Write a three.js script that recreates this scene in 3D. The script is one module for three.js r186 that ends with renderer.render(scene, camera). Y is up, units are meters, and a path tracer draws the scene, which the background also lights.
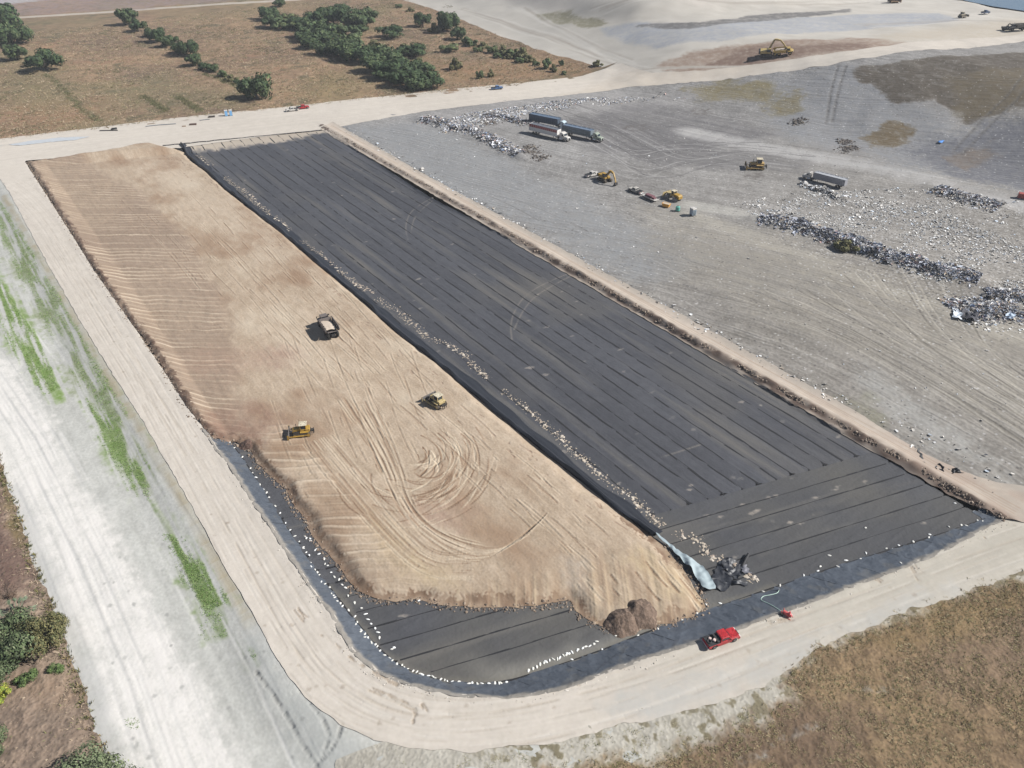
import * as THREE from 'three';
import { mergeGeometries } from 'three/addons/utils/BufferGeometryUtils.js';
import { RoundedBoxGeometry } from 'three/addons/geometries/RoundedBoxGeometry.js';

// ------------------------------------------------------------------ camera, sky, sun, exposure
const scene = new THREE.Scene();
const FOC = 780, CAMH = 104, PITCH = Math.atan(548 / FOC);
const YAW = Math.atan2(695, FOC * Math.cos(PITCH) + 548 * Math.sin(PITCH));
const camera = new THREE.PerspectiveCamera(2 * Math.atan(384 / FOC) * 180 / Math.PI, 1024 / 768, 1, 6000);
camera.position.set(0, CAMH, 0); camera.rotation.order = 'YXZ'; camera.rotation.set(-PITCH, -YAW, 0);
const renderer = new THREE.WebGLRenderer({ antialias: true });
renderer.toneMapping = THREE.LinearToneMapping;
renderer.toneMappingExposure = 1.74;
renderer.shadowMap.enabled = true;
const sunAz = new THREE.Vector3(Math.cos(YAW), 0, Math.sin(YAW));            // camera's right
const sunBack = new THREE.Vector3(-Math.sin(YAW), 0, Math.cos(YAW));         // towards the viewer
const sunDir = sunAz.clone().multiplyScalar(Math.cos(0.06)).addScaledVector(sunBack, Math.sin(0.06)).multiplyScalar(Math.cos(0.70)); sunDir.y = Math.sin(0.70); sunDir.normalize();
{
  const w = 64, h = 32, d = new Float32Array(w * h * 4);
  for (let j = 0; j < h; j++) for (let i = 0; i < w; i++) {
    const el = ((j + 0.5) / h - 0.5) * Math.PI, s = Math.max(0, Math.sin(el)), k = Math.pow(1 - s, 3), o = (j * w + i) * 4;
    d[o] = 0.064 + 0.125 * k; d[o + 1] = 0.090 + 0.118 * k; d[o + 2] = 0.142 + 0.095 * k; d[o + 3] = 1;
  }
  const t = new THREE.DataTexture(d, w, h, THREE.RGBAFormat, THREE.FloatType);
  t.mapping = THREE.EquirectangularReflectionMapping; t.magFilter = THREE.LinearFilter; t.needsUpdate = true;
  scene.background = t; scene.environment = t;
}
const sun = new THREE.DirectionalLight(new THREE.Color(1, 0.975, 0.935), 4.2);
sun.position.copy(sunDir).multiplyScalar(800).add(new THREE.Vector3(150, 0, -200)); sun.target.position.set(150, 0, -200);
sun.castShadow = true; sun.shadow.radius = 1.6; sun.shadow.mapSize.set(4096, 4096);
Object.assign(sun.shadow.camera, { left: -600, right: 600, top: 600, bottom: -600, near: 10, far: 2000 });
scene.add(sun, sun.target);
scene.fog = new THREE.FogExp2(new THREE.Color(0.78, 0.83, 0.9), 0.00015);

// ------------------------------------------------------------------ numbers: noise, random, polygons
function rng(a) { return () => { a |= 0; a = a + 0x6D2B79F5 | 0; let t = Math.imul(a ^ a >>> 15, 1 | a); t = t + Math.imul(t ^ t >>> 7, 61 | t) ^ t; return ((t ^ t >>> 14) >>> 0) / 4294967296; }; }
const PT = new Float32Array(65536); { const r = rng(77); for (let i = 0; i < 65536; i++) PT[i] = r() * 2 - 1; }
function hs(i, j) { let h = Math.imul(i, 374761393) + Math.imul(j, 668265263); h = Math.imul(h ^ h >>> 13, 1274126177); return PT[(h ^ h >>> 16) & 65535]; }
function vn(x, y) {
  const xi = Math.floor(x), yi = Math.floor(y); let u = x - xi, v = y - yi; u = u * u * (3 - 2 * u); v = v * v * (3 - 2 * v);
  const a = hs(xi, yi), b = hs(xi + 1, yi), c = hs(xi, yi + 1), d = hs(xi + 1, yi + 1);
  return a + (b - a) * u + (c - a) * v + (a - b - c + d) * u * v;
}
function fbm(x, y, n = 4) { let s = 0, a = 0.5, k = 0; for (let i = 0; i < n; i++) { s += a * vn(x + k, y - k); x *= 2.03; y *= 2.03; a *= 0.5; k += 17.3; } return s; }
const clamp = (x, a = 0, b = 1) => x < a ? a : x > b ? b : x;
const sst = (a, b, x) => { const t = clamp((x - a) / (b - a)); return t * t * (3 - 2 * t); };
const lerp = (a, b, t) => a + (b - a) * t;
function polySDF(P) {
  const n = P.length, X = new Float64Array(n), Z = new Float64Array(n), EX = new Float64Array(n), EZ = new Float64Array(n), IL = new Float64Array(n);
  let bx0 = 1e9, bx1 = -1e9, bz0 = 1e9, bz1 = -1e9;
  for (let i = 0; i < n; i++) { const a = P[i], b = P[(i + 1) % n]; X[i] = a[0]; Z[i] = a[1]; EX[i] = b[0] - a[0]; EZ[i] = b[1] - a[1]; IL[i] = 1 / (EX[i] * EX[i] + EZ[i] * EZ[i] + 1e-12); bx0 = Math.min(bx0, a[0]); bx1 = Math.max(bx1, a[0]); bz0 = Math.min(bz0, a[1]); bz1 = Math.max(bz1, a[1]); }
  const f = (x, z) => {
    let d = 1e18, s = 1;
    for (let i = 0; i < n; i++) {
      const wx = x - X[i], wz = z - Z[i]; let t = (wx * EX[i] + wz * EZ[i]) * IL[i]; t = t < 0 ? 0 : t > 1 ? 1 : t;
      const ax = wx - EX[i] * t, az = wz - EZ[i] * t, q = ax * ax + az * az; if (q < d) d = q;
      const c1 = z >= Z[i], c2 = z < Z[i] + EZ[i], c3 = EX[i] * wz > EZ[i] * wx;
      if ((c1 && c2 && c3) || (!c1 && !c2 && !c3)) s = -s;
    }
    return s * Math.sqrt(d);
  };
  f.box = [bx0, bz0, bx1, bz1]; return f;
}
function lineDist(P) {
  const n = P.length - 1; let L = [0]; for (let i = 0; i < n; i++) L.push(L[i] + Math.hypot(P[i + 1][0] - P[i][0], P[i + 1][1] - P[i][1]));
  const f = (x, z) => {                                  // -> [distance, signed side, length along]
    let d = 1e18, sg = 1, al = 0;
    for (let i = 0; i < n; i++) {
      const ex = P[i + 1][0] - P[i][0], ez = P[i + 1][1] - P[i][1], wx = x - P[i][0], wz = z - P[i][1], l2 = ex * ex + ez * ez;
      const t = clamp((wx * ex + wz * ez) / l2), ax = wx - ex * t, az = wz - ez * t, q = ax * ax + az * az;
      if (q < d) { d = q; sg = ex * wz - ez * wx > 0 ? 1 : -1; al = L[i] + t * (L[i + 1] - L[i]); }
    }
    return [Math.sqrt(d), sg, al];
  };
  f.len = L[n]; f.L = L; return f;
}
function smooth(P, it = 2, closed = false) {
  for (let k = 0; k < it; k++) {
    const q = []; const n = P.length; if (!closed) q.push(P[0]);
    for (let i = 0; i < (closed ? n : n - 1); i++) { const a = P[i], b = P[(i + 1) % n]; q.push([a[0] * .75 + b[0] * .25, a[1] * .75 + b[1] * .25], [a[0] * .25 + b[0] * .75, a[1] * .25 + b[1] * .75]); }
    if (!closed) q.push(P[n - 1]); P = q;
  } return P;
}
// a pixel of the photograph is a direction; the ground it meets gives the distance
const cp = Math.cos(PITCH), sp = Math.sin(PITCH), cy = Math.cos(YAW), sy = Math.sin(YAW);
function ray(px, py) { const x = (px - 512) / FOC, y = (384 - py) / FOC, y2 = y * cp - sp, z2 = -y * sp - cp; return [x * cy - z2 * sy, y2, x * sy + z2 * cy]; }
function G(px, py, h = 0) { const d = ray(px, py), t = (h - CAMH) / d[1]; return [d[0] * t, d[2] * t]; }
const GP = (L, h = 0) => L.map(p => G(p[0], p[1], h));

// ------------------------------------------------------------------ outlines on the ground
const edgeP = GP([[184, 147.5], [245, 139], [325, 130], [430, 198], [580, 275], [810, 415], [1003, 519], [985, 527], [960, 541], [930, 556], [900, 568], [862, 582], [830, 594], [800, 605], [770, 616], [740, 627], [700, 641], [650, 656], [600, 674], [560, 689], [506, 698], [453, 694], [431, 689], [403, 682], [381, 673], [366, 661], [353, 650], [343, 633], [333, 613], [316, 594], [303, 574], [283, 544], [268, 521], [255, 503], [235, 471], [217, 448], [205, 431], [170, 381], [130, 322], [95, 272], [60, 217], [24, 161]]);
const floorY = x => -2 + 1.6 * clamp((x - 78) / 56);
const GF = (px, py) => { let p = G(px, py, -2); for (let i = 0; i < 4; i++) p = G(px, py, floorY(p[0])); return p; };
const toeP = [[984, 519.5], [950, 531], [913, 543], [863, 558], [820, 572], [762, 592], [722, 605], [697, 615], [659, 628], [626, 641], [603, 650], [572, 661], [532, 674], [511, 681], [481, 684], [446, 682], [411, 672], [396, 663], [381, 651], [366, 633], [351, 616], [338, 598], [318, 573], [293, 536], [273, 505], [252, 472], [230, 441]].map(p => GF(...p))
  .concat([[29, -200], [29, -344], [76, -331], [133.6, -314], [133.8, -200], [134, -80]]);
const hillP = GP([[600, 92], [680, 108], [770, 128], [860, 150], [960, 168], [1100, 205]], 0).concat([[420, -40], [1700, 0], [1700, -1100], [330, -1100], [300, -420]]);
const sHill = polySDF(hillP);
const sTer = polySDF(GP([[560, 24], [628, 41], [700, 40], [780, 33], [860, 26], [930, 17], [1000, 8]], 6).concat([[1500, -330], [1500, -1100], [400, -1100]]));
const sTer2 = polySDF(GP([[470, -14], [600, 12], [700, 16], [780, 8], [880, -2]], 10).concat([[1400, -480], [1400, -1100], [420, -1100]]));
const hillH = (x, z) => { const d = sHill(x, z); let h = d < 0 ? 19 * sst(0, 92, -d) + 1.1 * sst(0, 20, -d) * fbm(x * .035, z * .035, 3) : 0; if (z < -250 && x > 250) { h += 6 * sst(0, 26, -sTer(x, z)) + 5 * sst(0, 16, -sTer2(x, z)); } return h; };
const GH = L => L.map(p => at(p[0], p[1], hillH));
const roadP = GP([[-260, 168], [0, 139], [100, 127], [140, 122], [225, 113], [286, 107], [396, 96], [461, 89], [511, 85], [562, 80], [600, 75], [618, 72]])
  .concat(GH([[650, 74], [700, 72.5], [750, 66], [800, 60], [860, 51], [940, 42], [1024, 35], [1200, 20], [1200, 27], [1024, 43], [948, 51], [873, 59], [828, 67], [768, 75], [677, 85], [622, 89], [562, 97], [511, 102], [426, 112], [386, 119], [335, 127.5]]),
    [[131, -318], [131, -180], [131, -45]], GP([[1010, 512], [1040, 500], [1250, 450], [1290, 500], [1024, 573], [1000, 580], [973, 589], [943, 601], [908, 613], [880, 623], [850, 636], [818, 648], [793, 668], [760, 690], [715, 706], [670, 716], [620, 727], [575, 736], [540, 744], [500, 751], [460, 752], [431, 751], [401, 747], [376, 740], [341, 725], [316, 707], [296, 687], [276, 657], [256, 621], [240, 592], [228, 574], [212, 544], [185, 494], [160, 451], [140, 416], [116, 380], [75, 312], [40, 250], [9, 192], [-9, 167], [-260, 205]]));
const fillP = GP([[28, 162], [45, 190], [60, 215], [75, 240], [95, 272], [130, 321], [150, 346], [170, 380], [185, 405], [205, 430], [213, 437]], 0).concat(GP([[235, 441], [250, 447], [256, 461], [271, 476], [286, 489], [293, 504], [306, 519], [313, 536], [326, 551], [338, 564], [345, 575], [356, 590], [376, 598], [396, 600], [416, 597], [436, 603], [456, 605], [481, 606], [512, 606], [532, 605], [562, 600], [569, 598], [576, 610], [587, 618], [600, 625], [620, 629], [637, 627], [650, 624], [674, 623], [697, 614], [707, 606], [702, 598], [694, 586], [684, 569], [662, 544], [637, 524], [612, 506], [587, 486], [562, 466], [537, 446], [512, 426], [456, 379], [426, 354], [396, 332], [366, 304], [336, 279], [306, 254], [281, 232], [256, 213], [226, 190], [207, 172], [190, 160]], -1.6), GP([[187, 154], [183.5, 149.5], [168, 148], [150, 143.5], [135, 145], [120, 149], [75, 156]], 0));
const sEdge = polySDF(edgeP), sToe = polySDF(toeP), sRoad = polySDF(roadP), sFill = polySDF(fillP);
// garbage heaps: crest lines with height and half width
const HEAPS = [
  [[[424, 121], [450, 128], [475, 135], [500, 147], [520, 158]], 1.7, 5.5], [[[485, 117], [510, 120], [530, 127]], 1.2, 4],
  [[[758, 221], [790, 227], [815, 234], [850, 244], [885, 258], [920, 268], [950, 276], [978, 283]], 1.9, 6],
  [[[952, 314], [985, 312], [1012, 308]], 0.9, 5], [[[985, 296], [1010, 298], [1050, 305]], 1.2, 5], [[[800, 186], [822, 193], [842, 200]], 1.3, 2.6],
  [[[935, 191], [965, 200], [1000, 210]], 1.0, 5],
].map(([L, h, w]) => ({ P: GP(L), h, w, f: lineDist(GP(L)) }));
for (const k of HEAPS) { const xs = k.P.map(p => p[0]), zs = k.P.map(p => p[1]); k.b = [Math.min(...xs) - 14, Math.min(...zs) - 14, Math.max(...xs) + 14, Math.max(...zs) + 14]; }
const heapH = (x, z) => { let h = 0; for (const k of HEAPS) { if (x < k.b[0] || x > k.b[2] || z < k.b[1] || z > k.b[3]) continue; const d = k.f(x, z)[0] + vn(x * .25, z * .25) * 2.2 + vn(x * .7, z * .7) * .8; h = Math.max(h, k.h * (1 - sst(0, k.w * 1.25, d)) * (0.85 + 0.3 * vn(x * .3 + 9, z * .3))); } return h; };
// height of the ground
function H(x, z) {
  const e = sEdge(x, z); let h = 0;
  if (e < 0) { const t = sToe(x, z); const F = floorY(x); h = t <= 0 ? F : F * (-e) / (-e + t); return h + 0.03 * vn(x * .15, z * .15); }
  if (x > 134 && x < 1500 && z < 60) {
    const o = sst(134, 137, x) * sst(-336, -322, z) * sst(5, -10, z + (x > 150 ? 0 : 30));
    h += o * (0.55 * Math.exp(-((x - 136.2) * (x - 136.2)) / 3.2)) + 0.5 * sst(143, 165, x) * (1 + vn(x * .018, z * .018)) + 0.12 * vn(x * .13, z * .13) * sst(142, 150, x);
  }
  if (x > 150) { h += hillH(x, z); if (x > 240) h += .5 * fbm(x * .09 + 5, z * .09, 3) * sst(240, 280, x); }
  if (x > 140) h += heapH(x, z);
  const near = sst(-350, -320, z) * (1 - sst(110, 134, x)); if (near > 0) { const r = sRoad(x, z); if (r > 0) h -= near * (1.3 * sst(0, 8, r) + 0.06 * vn(x * .2, z * .2)); }
  return h;
}
// height of the soil spread over the liner
const RD = [cy, sy];
function soilBand(z) { return lerp(33, 50, sst(-135, -215, z)) - 8 * sst(-290, -340, z) + 3 * vn(z * .06, 3.3); }
const RS = 2.15;
const ridgeC = (x, z) => -x * RD[1] + z * RD[0] + 0.9 * vn(x * .09, z * .09) + 0.35 * vn(x * .4, z * .25);
const ridgeZone = (x, z, d) => Math.max(sst(soilBand(z) + 2, soilBand(z) - 3, x) * sst(-60, -95, z), sst(10.5, 8, d + vn(x * .3, z * .3)) * sst(-142, -136, z) * sst(-78, -84, z) * sst(46, 40, x));
function HF(x, z) {
  const d = -sFill(x, z); if (d <= 0) return H(x, z) - 0.05;
  let h = H(x, z); const e = -sEdge(x, z);
  const front = sst(-140, -95, z);
  const w = lerp(1.6, 3.0, front) * (1 + .3 * vn(x * .3, z * .3));
  h += 0.95 * sst(0, w, d) + 0.25 * front * sst(1, 7, d) * (1 - sst(8, 20, d));
  if (x < 30 && z < -138) h += 0.5 * Math.exp(-((d - 0.7) * (d - 0.7)) / .4) * (0.7 + .6 * vn(x * 1.1, z * 1.1));             // ragged windrow along the road
  const q = ridgeC(x, z) / RS, fr = q - Math.floor(q);
  const band = ridgeZone(x, z, d) * sst(0.3, 2.5, d);
  if (band > 0) { const c = Math.min(fr, 1 - fr) * RS; h += band * (0.62 + .42 * hs(Math.floor(q + .5), 5)) * 0.4 * Math.exp(-c * c / .1); }
  const fs = sst(-64, -72, z - .28 * x + 24) ;                                                                                    // down-slope grooves at the front
  const fz = z - 0.28 * x, ft = sst(-92, -84, fz) * sst(.4, 2, d);
  if (ft > 0) { const u = (x * RD[0] + z * RD[1]) * 0.55 + .5 * vn(x * .12, z * .12); h += ft * 0.15 * (vn(u * 1.6, 7.7) + .6 * vn(u * 3.7, z * .05)); }
  h += 0.10 * fbm(x * .08, z * .08, 2) + 0.05 * vn(x * 1.3, z * .35) * sst(.5, 3, d);
  return h;
}
const S = (x, z) => sFill(x, z) < 0 ? HF(x, z) : H(x, z);
function at(px, py, fn = S) {                             // first meeting of the pixel's ray with the ground
  const d = ray(px, py); let t = 40, st = 4; const f = t => CAMH + d[1] * t - fn(d[0] * t, d[2] * t);
  while (t < 1500 && f(t) > 0) t += st; let a = t - st, b = t; for (let i = 0; i < 18; i++) { const m = (a + b) / 2; if (f(m) > 0) a = m; else b = m; }
  return [d[0] * b, d[2] * b];
}
const AT = (L, fn) => L.map(p => at(p[0], p[1], fn));
const V = (px, py, fn = S) => { const p = at(px, py, fn); return new THREE.Vector3(p[0], fn(p[0], p[1]), p[1]); };

// ------------------------------------------------------------------ surface colours: painted soil, dust, weeds, tracks (what the ground is made of)
const KA = 0.60, toLin = c => { c /= 255; return c <= 0.04045 ? c / 12.92 : Math.pow((c + 0.055) / 1.055, 2.4); }, toS = l => 255 * (l <= 0.0031308 ? 12.92 * l : 1.055 * Math.pow(l, 1 / 2.4) - 0.055);
const LUT = new Float32Array(257); for (let i = 0; i < 257; i++) LUT[i] = toS(KA * toLin(i));
const alb = (r, g, b) => new THREE.Color(KA * toLin(r), KA * toLin(g), KA * toLin(b));
class Paint {
  constructor(x0, z0, x1, z1, w, h, bump = false) { Object.assign(this, { x0, z0, x1, z1, w, h, dx: (x1 - x0) / w, dz: (z1 - z0) / h }); this.c = new Float32Array(w * h * 3); if (bump) this.b = new Float32Array(w * h); }
  each(box, fn) {
    const i0 = clamp(Math.floor((box[0] - this.x0) / this.dx), 0, this.w), i1 = clamp(Math.ceil((box[2] - this.x0) / this.dx), 0, this.w), j0 = clamp(Math.floor((box[1] - this.z0) / this.dz), 0, this.h), j1 = clamp(Math.ceil((box[3] - this.z0) / this.dz), 0, this.h);
    for (let j = j0; j < j1; j++) { const z = this.z0 + (j + .5) * this.dz; for (let i = i0; i < i1; i++) fn(this.x0 + (i + .5) * this.dx, z, j * this.w + i); }
  }
  all(fn) { this.each([this.x0, this.z0, this.x1, this.z1], fn); return this; }
  mix(o, c, a) { const k = o * 3, q = this.c; q[k] += (c[0] - q[k]) * a; q[k + 1] += (c[1] - q[k + 1]) * a; q[k + 2] += (c[2] - q[k + 2]) * a; }
  add(o, v, t = 1, u = 1) { const k = o * 3; this.c[k] += v; this.c[k + 1] += v * t; this.c[k + 2] += v * u; }
  poly(P, c, a = 1, soft = 2, wob = 2, ws = .15, mask = null) {
    const f = polySDF(P), m = soft + wob, b = f.box; if (b[2] < this.x0 || b[0] > this.x1) return this;
    this.each([b[0] - m, b[1] - m, b[2] + m, b[3] + m], (x, z, o) => { const d = f(x, z); if (d > m) return; let k = sst(soft, -soft, d + wob * fbm(x * ws, z * ws, 3) + soft * .9 * fbm(x * .9, z * .9, 3)); if (k > 0) { k *= .86 + .5 * fbm(x * .55 + 7, z * .55, 3) + .16 * hs(Math.floor(x * 3.1), Math.floor(z * 3.1)); this.mix(o, c, clamp(a * k * (mask ? mask(x, z) : 1))); } });
    return this;
  }
  stroke(P, wid, c, a = 1, soft = .3, mask = null, dh = 0) {
    const xs = P.map(p => p[0]), zs = P.map(p => p[1]), m = wid + soft + .5, f = lineDist(P);
    for (let s = 0; s < P.length - 1; s++) {
      const A = P[s], B = P[s + 1], g = lineDist([A, B]);
      this.each([Math.min(A[0], B[0]) - m, Math.min(A[1], B[1]) - m, Math.max(A[0], B[0]) + m, Math.max(A[1], B[1]) + m], (x, z, o) => {
        const r = g(x, z); if (r[0] > m) return; if (s < P.length - 2 && r[2] >= g.len - 1e-9) return;
        const k = sst(wid + soft, Math.max(0, wid - soft), r[0]) * (mask ? mask(x, z) : 1); if (k <= 0) return; this.mix(o, c, a * k); if (dh && this.b) this.b[o] += dh * k;
      });
    } return this;
  }
  done() {
    const n = this.w * this.h, d = new Uint8Array(n * 4);
    for (let i = 0; i < n; i++) { for (let k = 0; k < 3; k++) { const v = clamp(this.c[i * 3 + k], 0, 255), f = Math.floor(v); d[i * 4 + k] = Math.round(LUT[f] + (LUT[f + 1] - LUT[f]) * (v - f)); } d[i * 4 + 3] = 255; }
    const t = new THREE.DataTexture(d, this.w, this.h, THREE.RGBAFormat); t.colorSpace = THREE.SRGBColorSpace; t.magFilter = THREE.LinearFilter; t.minFilter = THREE.LinearMipmapLinearFilter; t.generateMipmaps = true; t.needsUpdate = true; this.c = null; return t;
  }
  bump(range) {                                            // metres -> 0..1 grey; range is the bumpScale
    const n = this.w * this.h, d = new Uint8Array(n * 4); for (let i = 0; i < n; i++) { const v = Math.round(clamp(.5 + this.b[i] / range) * 255); d[i * 4] = d[i * 4 + 1] = d[i * 4 + 2] = v; d[i * 4 + 3] = 255; }
    const t = new THREE.DataTexture(d, this.w, this.h, THREE.RGBAFormat); t.magFilter = THREE.LinearFilter; t.needsUpdate = true; this.b = null; return t;
  }
}
// ------------------------------------------------------------------ mesh helpers
const names = {};
function numbered(n) { const k = names[n] = (names[n] ?? -1) + 1; return k ? n + '_' + String(k).padStart(3, '0') : n; }
function tag(o, label, category, group, kind) { o.userData.label = label; if (category) o.userData.category = category; if (group) o.userData.group = group; if (kind) o.userData.kind = kind; return o; }
function shadows(o) { o.traverse(m => { if (m.isMesh) { m.castShadow = true; m.receiveShadow = true; } }); }
function top(o) { shadows(o); scene.add(o); return o; }
// sheet over the ground, cut along the zero line of sdf (marching squares)
function sheetGeo({ box, c, cz = c, sdf, h, uv }) {
  const [x0, z0, x1, z1] = box, nx = Math.ceil((x1 - x0) / c) + 1, nz = Math.ceil((z1 - z0) / cz) + 1, s = new Float32Array(nx * nz);
  for (let j = 0; j < nz; j++) for (let i = 0; i < nx; i++) s[j * nx + i] = sdf(x0 + i * c, z0 + j * cz);
  const pos = [], uvs = [], idx = [], vi = new Int32Array(nx * nz).fill(-1), ei = new Map();
  const put = (x, z) => { pos.push(x, h(x, z), z); uvs.push((x - uv[0]) / (uv[2] - uv[0]), (z - uv[1]) / (uv[3] - uv[1])); return pos.length / 3 - 1; };
  const corner = (i, j) => { const k = j * nx + i; if (vi[k] < 0) vi[k] = put(x0 + i * c, z0 + j * cz); return vi[k]; };
  const cross = (i, j, k, l) => { const a = j * nx + i, b = l * nx + k, key = a < b ? a * 4194304 + b : b * 4194304 + a; let v = ei.get(key); if (v === undefined) { const t = s[a] / (s[a] - s[b]); v = put(x0 + (i + (k - i) * t) * c, z0 + (j + (l - j) * t) * cz); ei.set(key, v); } return v; };
  for (let j = 0; j < nz - 1; j++) for (let i = 0; i < nx - 1; i++) {
    const C = [[i, j], [i, j + 1], [i + 1, j + 1], [i + 1, j]], ins = C.map(q => s[q[1] * nx + q[0]] < 0); if (!(ins[0] || ins[1] || ins[2] || ins[3])) continue;
    const P = []; for (let q = 0; q < 4; q++) { const A = C[q], B = C[(q + 1) % 4]; if (ins[q]) P.push(corner(A[0], A[1])); if (ins[q] !== ins[(q + 1) % 4]) P.push(cross(A[0], A[1], B[0], B[1])); }
    for (let q = 1; q < P.length - 1; q++) idx.push(P[0], P[q], P[q + 1]);
  }
  const g = new THREE.BufferGeometry(); g.setAttribute('position', new THREE.Float32BufferAttribute(pos, 3)); g.setAttribute('uv', new THREE.Float32BufferAttribute(uvs, 2)); g.setIndex(idx); g.computeVertexNormals(); return g;
}
function sheet(name, opt, m) { const o = new THREE.Mesh(sheetGeo(opt), m); o.name = name; return o; }
const dirt = (map, extra = {}) => new THREE.MeshStandardMaterial({ map, roughness: 0.96, side: THREE.DoubleSide, ...extra });
const R = rng(4242);
const rr = (a, b) => a + (b - a) * R();
console.log('setup');
// ------------------------------------------------------------------ the setting
// lowest sheet, out to the horizon
{
  const g = new THREE.PlaneGeometry(5200, 5200, 130, 130); g.rotateX(-Math.PI / 2); const p = g.attributes.position;
  for (let i = 0; i < p.count; i++) { const x = p.getX(i) + 150, z = p.getZ(i) - 250; p.setXYZ(i, x, H(x, z) - 5 + 4.6 * sst(500, 1100, Math.hypot(x - 250, z + 300)) + (sHill(x, z) < 0 ? -2 : 0), z); } g.computeVertexNormals();
  const P = new Paint(0, 0, 400, 400, 512, 512); P.all((x, z, o) => { const n = fbm(x * .08, z * .08, 5); P_(P, o, [150 + 26 * n, 132 + 20 * n, 108 + 14 * n]); });
  const uv = g.attributes.uv; for (let i = 0; i < uv.count; i++) uv.setXY(i, p.getX(i) / 400, p.getZ(i) / 400);
  const t = P.done(); t.wrapS = t.wrapT = THREE.MirroredRepeatWrapping;
  const o = new THREE.Mesh(g, dirt(t)); o.name = 'ground'; top(tag(o, 'dry brown land lying round the whole site', 'ground', null, 'structure'));
}
function P_(P, o, c) { const k = o * 3; P.c[k] = c[0]; P.c[k + 1] = c[1]; P.c[k + 2] = c[2]; }
// dry field beyond the far road
const fieldBox = [-120, -820, 470, -325];
{
  const P = new Paint(...fieldBox, 1536, 1536);
  P.all((x, z, o) => {
    const n = fbm(x * .03, z * .03, 4), m = fbm(x * .25 + 40, z * .25, 4), f = vn(x * 1.1, z * 1.1), g = sst(.12, .45, fbm(x * .02 + 9, z * .02 + 3, 3));
    const c = [150 + 32 * n + 34 * m + 16 * f, 123 + 26 * n + 30 * m + 15 * f, 97 + 17 * n + 26 * m + 12 * f];
    P_(P, o, [lerp(c[0], 132, g * .5), lerp(c[1], 124, g * .5), lerp(c[2], 86, g * .5)]);
    const w = sst(.25, .5, fbm(x * .06 + 80, z * .06, 3)); P.mix(o, [176, 132, 102], w * .4);
    const dk = sst(.2, .5, fbm(x * .11 + 5, z * .13 + 31, 3)); P.mix(o, [92, 86, 60], dk * .65);
  });
  const fl = L => AT(L, H);
  for (const [L, c, a] of [[[[0, 125], [40, 132], [110, 124], [100, 108], [70, 98], [0, 110]], [176, 134, 100], .6], [[[90, 92], [150, 80], [250, 95], [262, 108], [180, 112], [110, 108]], [128, 122, 88], .55], [[[0, 75], [60, 70], [100, 100], [60, 110], [0, 100]], [130, 120, 84], .45], [[[270, 100], [330, 70], [400, 88], [330, 100]], [146, 134, 88], .5], [[[430, 60], [560, 60], [600, 72], [500, 80], [440, 84]], [166, 128, 88], .5], [[[120, 8], [320, 0], [310, 10], [180, 25]], [140, 124, 92], .6], [[[20, 18], [110, 12], [120, 26], [40, 40]], [128, 116, 88], .5]]) P.poly(fl(L), c, a, 12, 14, .05);
  // ditch lines with darker weeds
  for (const L of [[[46, 70], [70, 96], [103, 124]], [[143, 96], [166, 112]], [[176, 96], [200, 113]], [[125, 8], [160, 40], [235, 82]], [[330, 2], [380, 12], [400, 20]], [[240, 10], [290, 28]]]) P.stroke(smooth(fl(L)), 1.4, [100, 96, 70], .5, 1.6, (x, z) => sst(-.4, .4, fbm(x * .35, z * .35, 3)));
  P.stroke(smooth(AT([[-40, 21], [80, 14], [190, 6], [280, 1], [340, -4]], H)), 4, [202, 190, 176], .95, 1.5);       // far dirt track
  P.poly(AT([[-80, 17], [20, 16], [200, 4], [260, -2], [180, -12], [-80, -8]], H), [158, 140, 138], .9, 5, 10, .08, (x, z) => .75 + .4 * vn(x * .6, z * .6));   // broken reddish ground behind it
  P.poly(AT([[-80, 3], [10, 4], [55, -1], [60, -14], [-80, -12]], H), [196, 196, 200], .8, 6, 5, .08);
  const far = polySDF(AT([[-300, 175], [0, 142], [225, 116], [396, 99], [511, 88], [622, 73], [622, 60]], H).concat(AT([[600, 68], [540, 50], [500, 36], [455, 18], [420, 5], [385, -6], [330, -28]], H), [[330, -900], [-200, -900]]));
  top(tag(sheet('dry_field', { box: fieldBox, c: 3.2, uv: fieldBox, sdf: (x, z) => far(x, z) + 1.2 * fbm(x * .12, z * .12, 3), h: (x, z) => H(x, z) + .05 + .22 * fbm(x * .2, z * .2, 3) }, dirt(P.done())), 'dry brown grass field beyond the far road', 'field', null, 'structure'));
}
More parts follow.
